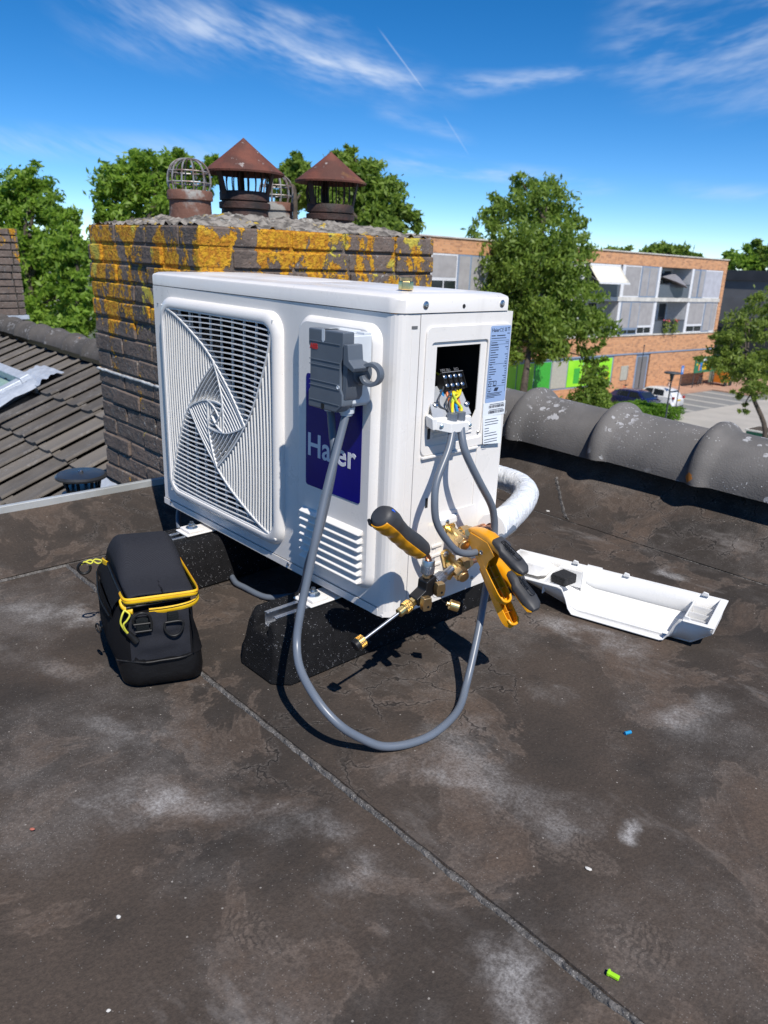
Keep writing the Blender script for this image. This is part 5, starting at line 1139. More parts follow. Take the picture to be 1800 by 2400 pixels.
# ================================================================== white valve cover lying upside down
tr = thing('valve_cover', 'white plastic valve cover lying open side up on the roof', 'plastic cover', (.655, .575, .002)); 
UV = Matrix(((.970, .243, 0, 0), (.243, -.970, 0, 0), (0, 0, 1, 0), (0, 0, 0, 1)))
def lp(mb, name, mat, sm=None, bv=0, parent=None): return mb.xf(UV).build(name, mat, parent or tr, sm, bv)
def zf(u):            # underside height along the cover
    if u < .05: return .046
    if u < .19: return .046 - (u - .05) / .14 * .044
    if u > .425: return .002 + (u - .425) / .037 * .03
    return .002
mb = MB(); T_ = .0025; us = [0, .03, .05, .08, .11, .14, .165, .18, .19, .25, .31, .37, .40, .415, .425, .445, .462]
mb.grid(lambda u, k: Vector((u, .003 + .110 * k, zf(u) + .012 * max(0, 1 - k * 6) ** 2 + .004 * max(0, (k - .9) * 10) ** 2)), us, frange(0, 1, 12))
fl = lp(mb, 'floor', 'white_plastic', 60); md = fl.modifiers.new('s', 'SOLIDIFY'); md.thickness = T_; md.offset = 0
mb = MB(); mb.grid(lambda u, k: Vector((u, .003 - .004 * k, zf(u) + (.0605 - zf(u)) * k)), us, [0, .5, 1])
fw = lp(mb, 'far_wall', 'white_plastic', 60); md = fw.modifiers.new('s', 'SOLIDIFY'); md.thickness = .003
rim_near = [(0, .060), (.105, .061), (.150, .061), (.158, .058), (.168, .038), (.176, .016), (.186, .004), (.37, .003), (.378, .006), (.386, .020), (.394, .044), (.402, .059), (.412, .061), (.462, .061)]
def near_h(u):
    for (a, ra), (b, rb) in zip(rim_near, rim_near[1:]):
        if a <= u <= b: return ra + (rb - ra) * (u - a) / (b - a)
    return .06
mb = MB(); uu = sorted(set(frange(0, .462, 60) + [a for a, _ in rim_near]))
mb.grid(lambda u, k: Vector((u, .111 + .030 * k, zf(u) + (max(near_h(u), zf(u) + .001) - zf(u)) * k)), uu, [0, .5, 1])
nw = lp(mb, 'near_wall', 'white_plastic', 60); md = nw.modifiers.new('s', 'SOLIDIFY'); md.thickness = .0026
for quad in ([(.001, 0, .046), (.001, .111, .046), (.0, .140, .061), (.0, -.001, .061)], [(.462, .003, .032), (.462, .111, .032), (.464, .140, .061), (.464, -.001, .061)]):
    mb = MB(); mb.add(quad, [(0, 1, 2, 3)]); ew = lp(mb, 'end_wall', 'white_plastic'); md = ew.modifiers.new('s', 'SOLIDIFY'); md.thickness = .002
mb = MB(); mb.box((-.001, -.007, .0595), (.464, -.0012, .0622)); mb.box((.452, -.006, .0595), (.4675, .142, .0621)); mb.box((-.001, .133, .0592), (.152, .1445, .0619)); mb.box((.408, .133, .0592), (.4675, .1445, .0618)); mb.box((.165, -.009, .0600), (.20, -.005, .0645)); lp(mb, 'rim', 'white_plastic', None, .0012)
for v_ in (.035, .070, .100): mb = MB(); mb.box((.408, v_ - .0008, .030), (.452, v_ + .0008, .050)); lp(mb, 'stiffener', 'white_plastic')
mb = MB(); mb.box((.404, .004, .006), (.4065, .108, .052)); lp(mb, 'partition', 'white_plastic', None, .0008)
mb = MB(); mb.box((.112, .002, .030), (.1145, .130, .0595)); mb.box((.1665, .002, .006), (.1690, .030, .0600)); mb.box((.1145, .030, .020), (.1665, .0325, .0590)); lp(mb, 'partition', 'white_plastic', None, .0008)
mb = MB(); mb.prism([(.030, .02, .046), (.098, .02, .046), (.090, .058, .058), (.060, .062, .059)], (0, .045, -.004)); lp(mb, 'grip_hump', 'white_plastic', None, .004)
mb = MB(); mb.box((.122, .055, .044), (.160, .098, .066)); mb.xf(Matrix.Translation((.14, .075, 0)) @ Matrix.Rotation(R(18), 4, 'Z') @ Matrix.Translation((-.14, -.075, 0))); lp(mb, 'foam_pad', 'foam', None, .003)
for u, v in ((.139, .0), (.256, .0), (.422, .0), (.414, .138)): mb = MB(); mb.prism([(u - .008, v - .002, .0615), (u + .008, v - .002, .0615), (u + .006, v - .002, .0690), (u - .004, v - .002, .0705)], (0, .004, 0)); lp(mb, 'clip', 'white_plastic', None, .001)
tr.rotation_euler = (R(1.0), 0, 0)
# ================================================================== tool bag
bag = thing('tool_bag', 'black padded tool bag with yellow zips, its lid half open', 'tool bag', (.45, -.29, 0)); 
# local frame: a along the front (left to right as seen), b from front to back
A0 = Vector((.535, -.360, 0)); ea = Vector((.050, .118, 0)).normalized(); eb = Vector((-.205, .055, 0)).normalized()
def bp(a, b, z): return A0 + ea * a + eb * b + Vector((0, 0, z)) - bag.location
def ring_z(z, a0, a1, b0, b1, r_, n=7, bulge=0, lean=0):
    out = []
    for u, v in rrect((a0 + a1) / 2, (b0 + b1) / 2, (a1 - a0) / 2, (b1 - b0) / 2, r_, n):
        ku = (u - (a0 + a1) / 2) / ((a1 - a0) / 2); kv = (v - (b0 + b1) / 2) / ((b1 - b0) / 2)
        out.append(bp(u + bulge * ku * (1 - kv * kv), v + bulge * kv * (1 - ku * ku), z + lean * v))
    return out
def bag_part(rings, name, mat, sm=60, cap=True, parent=None):
    mb = MB(); mb.loft(rings, cap); return mb.build(name, mat, parent or bag, sm)
wr = lambda p, k: p + Vector((mn.noise(p * 28), mn.noise(p * 28 + Vector((9, 0, 0))), 0)) * k
base_r = [ring_z(z, a0, a1, b0, b1, .026, bulge=bu) for z, a0, a1, b0, b1, bu in ((.001, .006, .126, -.002, .185, .002), (.004, .000, .132, -.008, .190, .003), (.022, -.003, .133, -.010, .192, .004), (.054, -.006, .131, -.007, .190, .005))]
bag_part(base_r, 'base', 'bag_base')
bd = [ring_z(z, a0, a1, b0, b1, .024, bulge=bu) for z, a0, a1, b0, b1, bu in ((.052, -.006, .130, -.005, .189, .005), (.078, -.011, .127, -.002, .188, .007), (.105, -.012, .125, .000, .187, .006), (.130, -.008, .123, .002, .186, .004), (.148, -.003, .121, .003, .186, .002), (.150, .003, .115, .009, .180, .002))]
bd = [[wr(p, .007) for p in r_] for r_ in bd]
body_ = bag_part(bd, 'body', 'bag_side')
# inside rim, dark
bag_part([ring_z(z, .004, .114, .009, .180, .022) for z in (.1500, .156)], 'inner_collar', 'black_interior')
# front mesh pocket
mb = MB(); mb.grid(lambda u, v: bp(.012 + .098 * u, -.0065 - .006 * math.sin(math.pi * u) * math.sin(math.pi * (.15 + .8 * v)) - .002, .052 + .090 * v) + Vector((mn.noise(Vector((u * 4, v * 5, 1))), 0, mn.noise(Vector((u * 4, v * 5, 7))))) * .003, frange(0, 1, 20), frange(0, 1, 16)); mb.build('mesh_pocket', 'bag_fabric', bag, 60)
mb = MB(); mb.tube([bp(-.010, .004, .052), bp(.03, -.014, .050), bp(.06, -.015, .050), bp(.10, -.013, .051), bp(.128, .004, .053)], .0018, 6); mb.build('piping', 'bag_base', bag, 60)
mb = MB(); mb.tube([bp(.113, -.010, .142), bp(.116, -.012, .10), bp(.114, -.012, .056)], .0014, 6); mb.build('piping', 'bag_base', bag, 60)
# side pocket on the left
mb = MB(); mb.grid(lambda u, v: bp(-.010 - .010 * math.sin(math.pi * u) * math.sin(math.pi * (.1 + .8 * v)), .020 + .135 * u, .045 + .095 * v + .012 * u), frange(0, 1, 14), frange(0, 1, 12)); o = mb.build('side_pocket', 'bag_side', bag, 60)
mb = MB(); mb.tube([bp(-.013, .020, .128), bp(-.020, .08, .139), bp(-.012, .155, .155)], .0022, 6); mb.build('piping', 'bag_base', bag, 60)
# lid: a domed, padded top that rises towards the back; slightly lifted at the front
def lid_pt(u, v):           # u across 0..1, v front to back 0..1
    a = .010 + .116 * u; b = -.006 + .190 * v
    e = min(u, 1 - u) * 2; s_ = min(1, e / .42); f = min(1, (1 - v) / .20)
    dome = math.sqrt(max(0, 1 - (1 - s_) ** 2)) * math.sqrt(max(0, 1 - (1 - f) ** 2))
    prof = .008 + .046 * (1 / (1 + math.exp(-(v - .46) * 15)))          # low front field, higher padded rear
    zz = .166 + .006 * v + prof * dome
    return bp(a + .006 * (v - .5) * (1 if u > .5 else -1), b, zz)
mb = MB(); mb.grid(lid_pt, frange(0, 1, 36), frange(0, 1, 44)); lidb = mb.build('lid', 'bag_fabric', bag, 60); md = lidb.modifiers.new('s', 'SOLIDIFY'); md.thickness = .004
def edge_path(z0, z1, o, n=9):
    pts = []
    pts = [bp(.0085 - o, .018, z0 + .003), bp(.0090 - o, .007, z0 + .0015), bp(.0115 - o, -.001 - o, z0), bp(.018 - o, -.006 - o, z0)]
    for k in range(1, n): t = k / n; pts.append(bp(.018 + .094 * t, -.007 - o, z0 + (z1 - z0) * t))
    pts += [bp(.120 + o, -.004 - o, z1), bp(.126 + o, .008, z1)]
    for k in range(1, n + 1): t = k / n; pts.append(bp(.127 + o, .008 + .150 * t, z1 + .006 * t))
    return pts
mb = MB(); mb.grid(lambda u, v: bp(.010 - .020 * v - .004 * math.sin(3.14 * v), .006 + .170 * u, .169 - .024 * v + .004 * u), frange(0, 1, 14), frange(0, 1, 6)); mb.build('side_flap', 'bag_side', bag, 60)
def band(pts, h, th, name, mat):
    """flat zip tape standing on edge along a path"""
    Pn = smooth(pts, 4); mb = MB(); rings = []
    for i, p in enumerate(Pn):
        d = (Pn[min(i + 1, len(Pn) - 1)] - Pn[max(i - 1, 0)]).normalized(); nrm = Vector((d.y, -d.x, 0)).normalized()
        k = [(-th, -h), (-th * .3, -h - .0008), (th, -h * .5), (th * 1.3, 0), (th, h * .6), (-th * .3, h + .0008), (-th, h)]
        rings.append([p + nrm * x + Vector((0, 0, z)) for x, z in k])
    mb.loft(rings); return mb.build(name, mat, bag, 60)
lz = band(edge_path(.1635, .1665, .003), .0052, .0013, 'lid_zip', 'bag_yellow')
mb = MB(); mb.tube([p + Vector((0, 0, -.0036)) for p in edge_path(.1635, .1665, .0046)], .0007, 5); mb.build('zip_teeth', 'black_plastic', lz, 60)
mb = MB(); mb.tube([p + Vector((0, 0, .0030)) for p in edge_path(.1635, .1665, .0045)], .0004, 5); mb.build('stitching', 'tool_orange_inner', lz, 60)
mb = MB(); mb.tube([bp(.0080, .020, .1660), bp(.0070, .08, .1685), bp(.0070, .150, .1715)], .0028, 8); mb.build('lid_hinge', 'bag_base', bag, 60)
lo = [bp(.046, -.008, .1415), bp(.070, -.010, .1425), bp(.095, -.010, .1445), bp(.116, -.007, .1475), bp(.129, .004, .150), bp(.132, .025, .1515), bp(.131, .06, .155), bp(.130, .10, .160), bp(.129, .145, .166)]
bz = band(lo, .0048, .0013, 'body_zip', 'bag_yellow')
mb = MB(); mb.tube([p + Vector((.0012, -.0012, .0030)) for p in lo], .0007, 5); mb.build('zip_teeth', 'black_plastic', bz, 60)
band([bp(.004, .004, .160), bp(.005, .000, .152), bp(.011, -.005, .1465), bp(.020, -.008, .1435)], .0050, .0022, 'zip_end', 'bag_yellow')
mb = MB(); mb.tube([bp(.010, -.009, .1530), bp(.05, -.006, .1545), bp(.095, -.006, .1575)], .0022, 6); mb.build('zip_teeth', 'black_plastic', bag, 60)
mb = MB(); pts = [bp(-.011, .160, .172), bp(-.012, .172, .166), bp(-.011, .182, .160)]; 
band([bp(.006, .150, .1705), bp(.002, .168, .168), bp(.004, .183, .164)], .0055, .0022, 'zip_end', 'bag_yellow')
# zip pulls of yellow cord
def pull(pts, loop, name):
    mb = MB(); mb.tube(pts, .0016, 8); q = mb.build(name, 'cord_yellow', bag, 60); return q
q = pull([bp(0.007, -.010, .150), bp(0.002, -.014, .143), bp(-0.001, -.014, .130), bp(0.003, -.014, .118), bp(0.009, -.014, .108)], 0, 'cord_pull')
q2 = pull([bp(0.007, -.010, .150), bp(0.014, -.014, .143), bp(0.009, -.016, .134), bp(0.003, -.016, .127), bp(0.005, -.015, .117), bp(0.010, -.014, .108)], 0, 'cord_pull')
mb = MB(); mb.cone(bp(.009, -.014, .110), bp(.022, -.013, .091), .0046, .0058, 10); mb.build('pull_toggle', 'black_plastic', q, 40)
q = pull([bp(0.004, .184, .163), bp(-0.010, .188, .166), bp(-0.018, .184, .160), bp(-0.028, .188, .163), bp(-0.034, .190, .157)], 0, 'cord_pull')
q2 = pull([bp(0.004, .184, .163), bp(-0.006, .186, .158), bp(-0.018, .189, .165), bp(-0.030, .190, .160)], 0, 'cord_pull')
mb = MB(); c_ = bp(-.030, .190, .150); mb.tube([c_ + Vector((.004 * math.cos(t), .010 * math.cos(t), .011 * math.sin(t))) for t in frange(1.2, 6.6, 14)], .0026, 8, sub=2); mb.build('pull_toggle', 'black_plastic', q, 60)
mb = MB(); c_ = bp(-.0285, .080, .078); mb.tube([c_ + Vector((.010 * math.cos(t), .002, .008 * math.sin(t))) for t in frange(0, 6.283, 14)], .0016, 8, sub=1); mb.tube([bp(-.012, .080, .084), bp(-.018, .080, .082), bp(-.021, .080, .079)], .0020, 6); mb.build('pull_ring', 'black_plastic', bag, 60)
# webbing loops with D-rings on the front
def dring(a, z, s_):
    mb = MB(); mb.box((0, 0, 0), (.001, .001, .001)); mb = MB()
    mb.loft([[bp(a - .009, -.016 - o, zz), bp(a + .009, -.016 - o, zz), bp(a + .009, -.0135 - o, zz), bp(a - .009, -.0135 - o, zz)] for zz, o in ((z + .022, -.001), (z + .012, .0015), (z + .002, .001))]); wb = mb.build('webbing_loop', 'webbing', bag, None, .0008)
    mb = MB(); pts = [bp(a - .013 * s_, -.0175, z + .004), bp(a + .013 * s_, -.0175, z + .004), bp(a + .015 * s_, -.0185, z - .006), bp(a + .009 * s_, -.020, z - .017), bp(a, -.021, z - .0205), bp(a - .009 * s_, -.020, z - .017), bp(a - .015 * s_, -.0185, z - .006), bp(a - .013 * s_, -.0175, z + .004)]
    mb.tube(pts, .0021, 8, sub=4); mb.build('d_ring', 'black_plastic', wb, 60)
dring(.082, .118, 1.0)
mb = MB(); mb.loft([[bp(.032 - .010, -.017 - o, zz), bp(.032 + .010, -.017 - o, zz), bp(.032 + .010, -.014 - o, zz), bp(.032 - .010, -.014 - o, zz)] for zz, o in ((.137, 0), (.124, .004), (.108, .002))]); wb = mb.build('webbing_loop', 'webbing', bag, None, .0008)
mb = MB(); mb.tube([bp(0.018, -.018, .128), bp(0.019, -.021, .140), bp(0.030, -.022, .147), bp(0.042, -.021, .142), bp(0.046, -.020, .128), bp(0.046, -.019, .116)], .0024, 8); mb.tube([bp(0.018, -.020, .126), bp(0.046, -.020, .126)], .0020, 8, sub=1); mb.tube([bp(0.020, -.020, .112), bp(0.046, -.019, .112)], .0020, 8, sub=1); mb.build('buckle', 'black_plastic', wb, 60)
# ================================================================== street and surroundings
# The flat roof falls about 1.1 degrees; street level is described in its own upright frame, turned by that amount about the roof.
def basis(yaw, pit, rol):
    f_ = Vector((math.sin(yaw) * math.cos(pit), math.cos(yaw) * math.cos(pit), -math.sin(pit))); r_ = Vector((math.cos(yaw), -math.sin(yaw), 0)); u_ = r_.cross(f_)
    r2 = r_ * math.cos(rol) + u_ * math.sin(rol); u2 = -r_ * math.sin(rol) + u_ * math.cos(rol)
    return Matrix((r2, u2, f_)).transposed()
BGM = Matrix.Translation(CAM) @ (Matrix((cr, cu, cf)).transposed() @ basis(R(-46.4755), R(17.84), R(2.33)).transposed()).to_4x4() @ Matrix.Translation(-CAM)
FL, FN = Vector((-.0532, -.9986, 0)), Vector((.9986, -.0532, 0))
F0 = Vector((-27.996, 66.551, -7.8))
FM = BGM @ Matrix(((FL.x, FN.x, 0, F0.x), (FL.y, FN.y, 0, F0.y), (0, 0, 1, F0.z), (0, 0, 0, 1)))     # facade frame: x to the left, y out to the street, z up
def street(name, label, cat, u, off, rz=0, group=None, kind=None):
    o = thing(name, label, cat, group=group, kind=kind); o.matrix_world = FM @ Matrix.Translation((u, off, 0)) @ Matrix.Rotation(rz, 4, 'Z'); return o
def sbox(root, name, mat, a, b, bevel=0, **k): mb = MB(); mb.box(a, b); return mb.build(name, mat, root, None, bevel, **k)
# --- ground
g = street('ground', 'far ground between the houses', None, 0, 0, kind='structure'); del g['label']
sbox(g, 'ground_sheet', 'ground', (-900, -900, -.30), (900, 700, -.012))
def flat(name, mat, a, b, z0, z1): mb = MB(); mb.box((a[0], a[1], z0), (b[0], b[1], z1)); o = mb.build(name, mat, None, kind='structure'); o.matrix_world = FM; return o
flat('plaza_paving', 'paving', (-40, 7.3, 0), (60, 60, 0), -.02, 0.0)
flat('pavement', 'paving_red', (-40, 0.0, 0), (60, 2.55, 0), -.02, .10)
flat('parking_bays', 'bay_grey', (4.0, 2.56, 0), (21.5, 7.29, 0), -.02, .004)
flat('pavement', 'paving_red', (21.52, 2.56, 0), (60, 7.28, 0), -.02, .09)
flat('pavement', 'paving_red', (-40, 2.56, 0), (3.98, 5.6, 0), -.02, .095)
for k in range(7): flat('bay_marking', 'kerb_grey', (5.2 + 2.55 * k, 2.60, 0), (5.75 + 2.55 * k, 7.28, 0), .0, .009)
flat('kerb', 'kerb_grey', (21.6, 7.30, 0), (29, 7.5, 0), -.02, .14)
# --- apartment building
ab = street('apartment_building', 'three storey brick apartment building with loggias, awning and lime green shop windows', 'building', 0, 0)
UE = 42
def fb(name, mat, u0, u1, z0, z1, o0, o1, parent=None, **k): return sbox(parent or ab, name, mat, (u0, o0, z0), (u1, o1, z1), **k)
fb('parapet', 'facade_brick', -.15, UE, 9.60, 10.46, -10, .02); fb('coping', 'concrete_pale', -.22, UE, 10.462, 10.54, -10.05, .10)
fb('end_wall', 'facade_brick', -.15, .40, 4.46, 9.598, -10, .015); fb('brick_band', 'facade_brick', -.15, UE, 3.14, 4.46, -10, .018)
fb('wall', 'facade_brick', -.15, 9.98, 0, 3.03, -10, .012); fb('wall', 'facade_brick', 11.98, 15.0, 0, 3.03, -10, .012); fb('wall', 'facade_brick', 33.6, UE, 0, 3.03, -10, .012); fb('wall', 'facade_brick', 15.0, 33.6, 0, .85, -10, .012)
fb('rain_strip', 'frame_blue', -.16, UE, 3.032, 3.138, -.5, .06)
fb('floor_slab', 'concrete_pale', .402, UE, 7.03, 7.32, -4, .10); fb('floor_slab', 'concrete_pale', .402, UE, 4.462, 4.56, -4, .08); fb('back_wall', 'frame_white', .402, UE, 4.562, 9.598, -4.2, -1.7)
fb('core', 'roof_dark', 0, UE, 0, 9.5, -9.9, -4.3)
posts = [5.38, 10.35, 15.22, 20.1, 25.0, 29.9, 34.8, 39.7]
for p_ in posts:
    for z0, z1 in ((4.562, 7.028), (7.322, 9.598)): fb('column', 'frame_white', p_ - .17, p_ + .17, z0, z1, -1.7, .03)
def window(u0, u1, z0, z1, off, fr='frame_white', m='glass_dark', bars=1):
    w_ = fb('window', fr, u0, u1, z0, z1, off - .10, off); n = bars; s_ = (u1 - u0 - .08) / n
    for k in range(n): fb('pane', m, u0 + .08 + s_ * k, u0 + s_ * (k + 1), z0 + .08, z1 - .08, off - .01, off + .012, w_)
    return w_
def screen(u0, u1, z0, z1, off, mat='screen_grey', fr='frame_blue'):
    w_ = fb('screen_panel', fr, u0, u1, z0, z1, off - .06, off); fb('screen_cloth', mat, u0 + .09, u1 - .09, z0 + .09, z1 - .09, off - .01, off + .015, w_)
edges = [.40] + posts + [UE]
for fl_, (z0, z1) in enumerate(((4.57, 7.02), (7.33, 9.59))):
    for i in range(len(edges) - 1):
        a, b = edges[i] + .18, edges[i + 1] - .18
        if i == 0: a = .45
        if i % 2 == 0:                         # closed bay: screens and low windows
            up = fl_ == 1
            wd = (b - a)
            if up:
                screen(a, a + wd * .28 if i else a + .001 + wd * .62, z0, z1, 0, 'screen_grey' if i else 'screen_pale', 'frame_blue' if i else 'frame_white')
                if i: screen(a + wd * .28, a + wd * .52, z0, z1, .05); screen(a + wd * .52, b, z0 + (.0 if i < 3 else .85), z1, 0, 'screen_grey', 'frame_white')
                else: screen(a + wd * .62, a + wd * .80, z0, z1, .05); screen(a + wd * .80, b, z0, z1, 0)
                if i >= 3: window(a + wd * .52, b, z0, z0 + .84, 0, bars=2)
            else:
                lo = .58
                if i: window(a, a + wd * .44, z0, z0 + lo, 0, bars=2); screen(a, a + wd * .44, z0 + lo, z1, 0, 'screen_grey', 'frame_white'); screen(a + wd * .44, a + wd * .72, z0 + (.42 if i else 0), z1, .05); screen(a + wd * .72, b, z0 + .42, z1, .05); window(a + wd * .46, b, z0, z0 + .42, .03, 'frame_blue', bars=2)
                else: screen(a, a + wd * .20, z0, z1, 0, 'screen_grey', 'frame_white'); screen(a + wd * .20, a + wd * .46, z0, z1, .05); window(a + wd * .46, b, z0, z0 + lo, 0, bars=2); screen(a + wd * .46, b, z0 + lo, z1, 0, 'screen_grey', 'frame_white')
        else:                                  # open loggia with railing and a glazed back
            fb('railing', 'railing_glass', a, b, z0, z0 + .98, -.06, -.02); fb('handrail', 'pole_grey', a, b, z0 + .98, z0 + 1.03, -.08, 0)
            for k in range(3): window(a + .25 + k * 1.42, a + 1.45 + k * 1.42, z0 + .05, z1 - .15, -1.66, 'frame_white' if k != 1 else 'frame_blue', bars=1)
            fb('partition', 'frame_white', b - .10, b, z0, z1, -1.66, -.15); fb('ceiling', 'roof_dark', a, b, z1 - .02, z1 + .005, -1.66, -.1)
# shop front and door
fb('shop_frame', 'frame_blue', 15.0, 33.6, .85, 3.03, -.3, -.02)
for k, m in enumerate(('panel_lime', 'panel_lime', 'panel_lime', 'panel_beige', 'panel_green', 'panel_lime', 'panel_lime', 'panel_lime', 'panel_lime', 'panel_lime')):
    w_ = fb('shop_window', m, 15.2 + 1.84 * k, 16.92 + 1.84 * k, .98, 2.88, -.03, .015)
    if k in (0, 2): fb('print', 'panel_green' if k else 'sign_yellow', 15.5 + 1.84 * k, 16.2 + 1.84 * k, 1.2, 1.9 + .4 * (k > 0), .014, .022, w_)
fb('door', 'frame_blue', 10.1, 11.86, .10, 3.02, -.2, -.05); fb('door_leaf', 'wall_grey', 10.3, 11.66, .12, 2.8, -.06, -.03); fb('door_reveal', 'roof_dark', 9.98, 11.98, 0, 3.03, -1, -.2)
pst = fb('notice_board', 'panel_beige', 12.95, 13.95, 1.1, 2.2, .012, .06)
# --- things on the loggias
aw = street('awning', 'cream cloth awning rolled out over a loggia beside the big tree', 'awning', 17.8, 0)
mb = MB(); mb.grid(lambda a, b: Vector((-1.85 + 3.7 * a, .15 + .95 * b, 9.45 - 1.12 * b - .05 * math.sin(b * 3.1))), frange(0, 1, 8), frange(0, 1, 5)); o = mb.build('cloth', 'cloth_cream', aw, 60); md = o.modifiers.new('s', 'SOLIDIFY'); md.thickness = .03
sbox(aw, 'front_bar', 'frame_white', (-1.87, 1.06, 8.22), (1.87, 1.14, 8.34)); sbox(aw, 'cassette', 'frame_white', (-1.87, .04, 9.40), (1.87, .20, 9.56))
for s_ in (-1.6, 1.6): mb = MB(); mb.cone((s_, .15, 8.75), (s_, 1.05, 8.30), .03, .03, 6); mb.build('arm', 'frame_white', aw)
ps = street('parasol', 'grey parasol opened on the upper loggia', 'parasol', 7.6, -.55)
mb = MB(); mb.lathe((0, 0, 0), (0, 0, 1), [(8.55, 1.45), (8.62, 1.40), (9.05, .55), (9.2, .03)], 8); mb.xf(Matrix.Translation((0, 0, 8.6)) @ Matrix.Rotation(R(-14), 4, 'Y') @ Matrix.Rotation(R(-12), 4, 'X') @ Matrix.Translation((0, 0, -8.6))); mb.build('canopy', 'parasol_grey', ps)
mb = MB(); mb.cone((0, 0, 7.33), (0, 0, 9.1), .03, .03, 8); mb.build('pole', 'pole_grey', ps); mb = MB(); mb.cone((0, 0, 7.33), (0, 0, 7.5), .28, .2, 12); mb.build('foot', 'pole_grey', ps)
for k, u_ in enumerate((8.55, 7.3)):
    fp = street('flower_box', ('pink flowering balcony box, the left of two on the lower loggia', 'pink flowering balcony box, the right of two on the lower loggia')[k], 'flower box', u_, .12, group='flower boxes on the lower loggia')
    sbox(fp, 'box', 'balcony_dark', (-.35, -.1, 5.25), (.35, .1, 5.48))
    random.seed(20 + k); mb = MB(); mf = MB()
    for i in range(170):
        c_ = Vector((random.gauss(0, .22), random.uniform(-.05, .22), 5.5 + random.uniform(-.9, .18))); s_ = .07; d = Vector((random.random() - .5, random.random() - .5, random.random() - .5)).normalized(); e = d.orthogonal().normalized(); f_ = d.cross(e)
        (mf if c_.z > 5.45 and random.random() < .5 else mb).add([c_ + e * s_, c_ + f_ * s_, c_ - e * s_, c_ - f_ * s_], [(0, 1, 2, 3)])
    mb.build('foliage', 'leaf_olive', fp, kind='stuff'); mf.build('flowers', 'flower_pink', fp, kind='stuff')
# --- dark building on the far right
db = street('low_building', 'dark roofed grey building to the right of the apartment block', 'building', 0, 0)
def dbx(name, mat, u0, u1, z0, z1, o0, o1, p_=None): return sbox(p_ or db, name, mat, (u0, o0, z0), (u1, o1, z1))
dbx('roof_fascia', 'roof_dark', -40, -11, 8.95, 9.9, -14, 5.2); dbx('window_band', 'wall_grey', -40, -11.2, 7.3, 8.95, -14, 4.4); dbx('parapet', 'wall_grey', -40, -11, 5.0, 7.3, -14, 5.0); dbx('overhang', 'roof_dark', -40, -11, 4.4, 5.0, -14, 4.6); dbx('shop_wall', 'roof_dark', -40, -11.2, 0, 4.4, -14, 3.6)
for k in range(7): w_ = dbx('window', 'frame_white', -11.9 - 2.3 * k - 2.0, -11.9 - 2.3 * k, 7.5, 8.85, 4.40, 4.46); dbx('pane', 'glass_dark', -11.8 - 2.3 * k - 1.98, -12.0 - 2.3 * k, 7.6, 8.75, 4.455, 4.475, w_)
dbx('canopy', 'concrete_pale', -30, -8.5, 3.5, 4.15, 3.6, 6.6); sg = dbx('shop_sign', 'panel_green', -26, -13.5, 2.2, 4.6, 6.6, 6.75); dbx('sign_print', 'sign_white', -24.5, -15.5, 3.3, 3.8, 6.74, 6.77, sg)
# --- signs and posts
sb = street('sign_board', 'green billboard with yellow and blue print beside the brick wall', 'sign', 3.15, 1.2)
for u_ in (-1.5, 1.6): sbox(sb, 'post', 'pole_grey', (u_ - .04, -.06, .1), (u_ + .04, -.01, 2.6))
bd_ = sbox(sb, 'board', 'sign_green', (-1.8, 0, 1.33), (1.85, .06, 2.66)); 
for m, a in (('sign_white', (-.9, 2.30, 1.0, 2.46)), ('sign_red', (-.62, 2.28, -.38, 2.46)), ('sign_yellow', (-.6, 1.55, .62, 2.12)), ('sign_blue', (.66, 1.52, 1.0, 2.15)), ('sign_orange', (1.02, 1.5, 1.22, 2.0)), ('sign_orange', (-.95, 1.5, -.64, 2.0)), ('sign_yellow', (1.42, 1.95, 1.62, 2.12)), ('sign_red', (1.4, 2.25, 1.6, 2.4)), ('sign_yellow', (-1.75, 2.3, -1.45, 2.6))):
    sbox(bd_, 'print', m, (a[0], .058, a[1]), (a[2], .066, a[3]))
lp_ = street('street_lamp', 'dark flat-topped street lamp in front of the parked cars', 'street lamp', 22.85, 9.3)
mb = MB(); mb.cone((0, 0, 0), (0, 0, 3.15), .055, .045, 10); mb.build('pole', 'pole_grey', lp_, 40); mb = MB(); mb.lathe((0, 0, 2.75), (0, 0, 1), [(0, .05), (.45, .14), (.50, .10)], 14); mb.build('lantern', 'pole_grey', lp_, 40)
mb = MB(); mb.lathe((0, 0, 3.25), (0, 0, 1), [(0, .46), (.05, .5), (.09, .46), (.11, .05)], 20); mb.build('lamp_shade', 'pole_grey', lp_, 40)
fp = street('flag_pole', 'thin dark pole in front of the grey blue door', 'pole', 13.45, 1.45); mb = MB(); mb.cone((0, 0, .1), (0, 0, 3.85), .045, .03, 8); mb.build('pole_shaft', 'pole_grey', fp, 40); mb = MB(); mb.lathe((0, 0, 3.85), (0, 0, 1), [(0, .045), (.05, .06), (.1, .01)], 8); mb.build('finial', 'pole_grey', fp)
bs = street('parking_sign', 'small blue sign on a pole behind the street lamp', 'sign', 17.4, 6.9); mb = MB(); mb.cone((0, 0, 0), (0, 0, 2.7), .035, .035, 8); mb.build('pole', 'pole_grey', bs, 40); sbox(bs, 'plate', 'sign_blue', (-.16, .03, 2.62), (.16, .06, 3.2), .02); sbox(bs, 'print', 'sign_white', (-.05, .06, 2.78), (.05, .065, 3.05))
